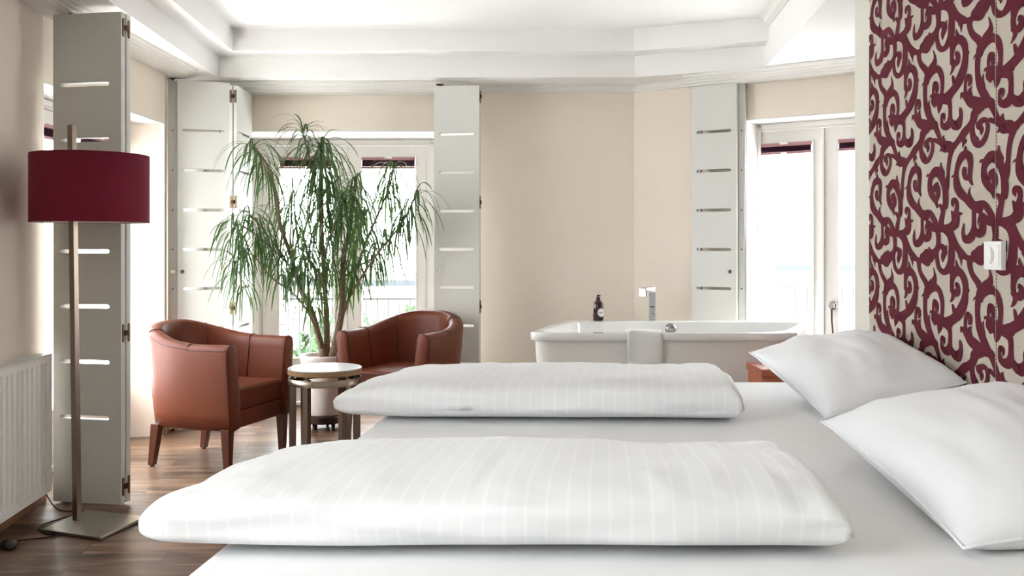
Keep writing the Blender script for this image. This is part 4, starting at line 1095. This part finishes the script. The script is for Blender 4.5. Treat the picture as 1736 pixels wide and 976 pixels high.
def parapet(x0,x1,y,zt,label):
    root = empty('neighbour_roof', ((x0+x1)/2,y+1,-5), label, 'roof', 'roofs across the street')
    bm = NB(); box(bm, x0,x1,y,y+3,-5,zt-.09); obj('wall', bm, M_ext, root)
    bm = NB(); box(bm, x0-.05,x1+.05,y-.06,y+3.05,zt-.09,zt); tag(obj('coping', bm, M_extgrey, root), 'grey coping')
    bm = NB(); quadbox(bm, [(x0,y-.9,-1.6),(x1,y-.9,-1.6),(x1,y-.02,-1.6),(x0,y-.02,-1.6)], [(x0,y-.45,zt-.42),(x1,y-.45,zt-.42),(x1,y-.02,zt-.40),(x0,y-.02,zt-.40)]); obj('shingled_slope', bm, M_roof, root)
parapet(2.0, 9.0, 13.5, .93, 'neighbouring roof with grey coping seen through the door by the bathtub')
parapet(-5.5, -.6, 14.5, .68, 'neighbouring white parapet seen through the door behind the plant')
def tree(x, y, z, r, label):
    root = empty('garden_tree', (x,y,-5), label, 'tree', 'garden trees below the balcony')
    bm = NB(); tube(bm, [(x,y,-5),(x+.1,y,z)], [.12,.05], 8); obj('trunk', bm, M_bark, root)
    bm = NB()
    for k in range(900):
        v = Vector((random.gauss(0,1),random.gauss(0,1),random.gauss(0,1))).normalized()*r*random.uniform(.6,1.05)
        p = Vector((x,y,z))+Vector((v.x,v.y,v.z*.9)); s = random.uniform(.05,.10)
        a = Vector((random.uniform(-1,1),random.uniform(-1,1),random.uniform(-1,1))).normalized(); b = a.orthogonal().normalized()
        bm.faces.new([bm.verts.new(p+a*s), bm.verts.new(p+b*s*.5), bm.verts.new(p-a*s), bm.verts.new(p-b*s*.5)])
    obj('foliage', bm, M_tree, root)
tree(-2.05, 11.6, -.30, .72, 'leafy tree seen beside the pot through the door bars')
tree(-.95, 13.2, -.10, .75, 'leafy tree seen above the right armchair, its larger crown')
tree(-4.0, 12.8, -.35, .9, 'leafy tree seen between the left armchair and the plant stems')

# ------------------------------------------------------------------ light
wd = bpy.data.worlds.new('sky'); S.world = wd; wd.use_nodes = True; nt = wd.node_tree
bg = nt.nodes['Background']; bg.inputs['Color'].default_value = (.94,.97,1,1); bg.inputs['Strength'].default_value = 10
def area(name, loc, rot, sx, sy, e, col=(1,1,1), portal=False):
    l = bpy.data.lights.new(name, 'AREA'); l.shape = 'RECTANGLE'; l.size = sx; l.size_y = sy; l.energy = e; l.color = col
    if portal: l.cycles.is_portal = True
    o = bpy.data.objects.new(name, l); o.location = loc; o.rotation_euler = rot; COL.objects.link(o); return o
def face(v):  # rotation so that -Z looks along v
    return Vector(v).to_track_quat('-Z', 'Y').to_euler()
area('portal_far', (-1.12,7.42,1.05), face((0,-1,0)), 1.75, 2.0, 1, portal=True)
c = FR.p((a3+a3b)/2, .55, 1.05); area('portal_right', c, face(-FR.n), 1.5, 2.0, 1, portal=True)
c = f1.p(L1/2, .45, 1.05); area('portal_left', c, face(-f1.n), 1.55, 2.0, 1, portal=True)
fw = Fr(WL0, WL1); area('portal_side', fw.p((SW0+SW1)/2, .35, 1.575), face(-fw.n), SW1-SW0, 1.05, 1, portal=True)  # sky portal of the added side window
sl = bpy.data.lights.new('sun', 'SUN'); sl.energy = 5; sl.angle = .02; sl.color = (1,.97,.92)
so = bpy.data.objects.new('sun', sl); so.rotation_euler = face((-.1,.62,-1)); COL.objects.link(so)

# ------------------------------------------------------------------ camera
cam = bpy.data.cameras.new('camera'); co = bpy.data.objects.new('camera', cam); COL.objects.link(co)
co.location = (0,0,H); co.rotation_euler = (math.radians(90),0,0)
cam.sensor_width = 36; cam.lens = F/1736*36; cam.shift_y = (HY-488)/1736; cam.clip_start = .05; cam.clip_end = 300
S.camera = co
vs_ = S.view_settings; vs_.view_transform = 'Standard'; vs_.look = 'None'; vs_.gamma = 1; vs_.exposure = .9; vs_.use_curve_mapping = False
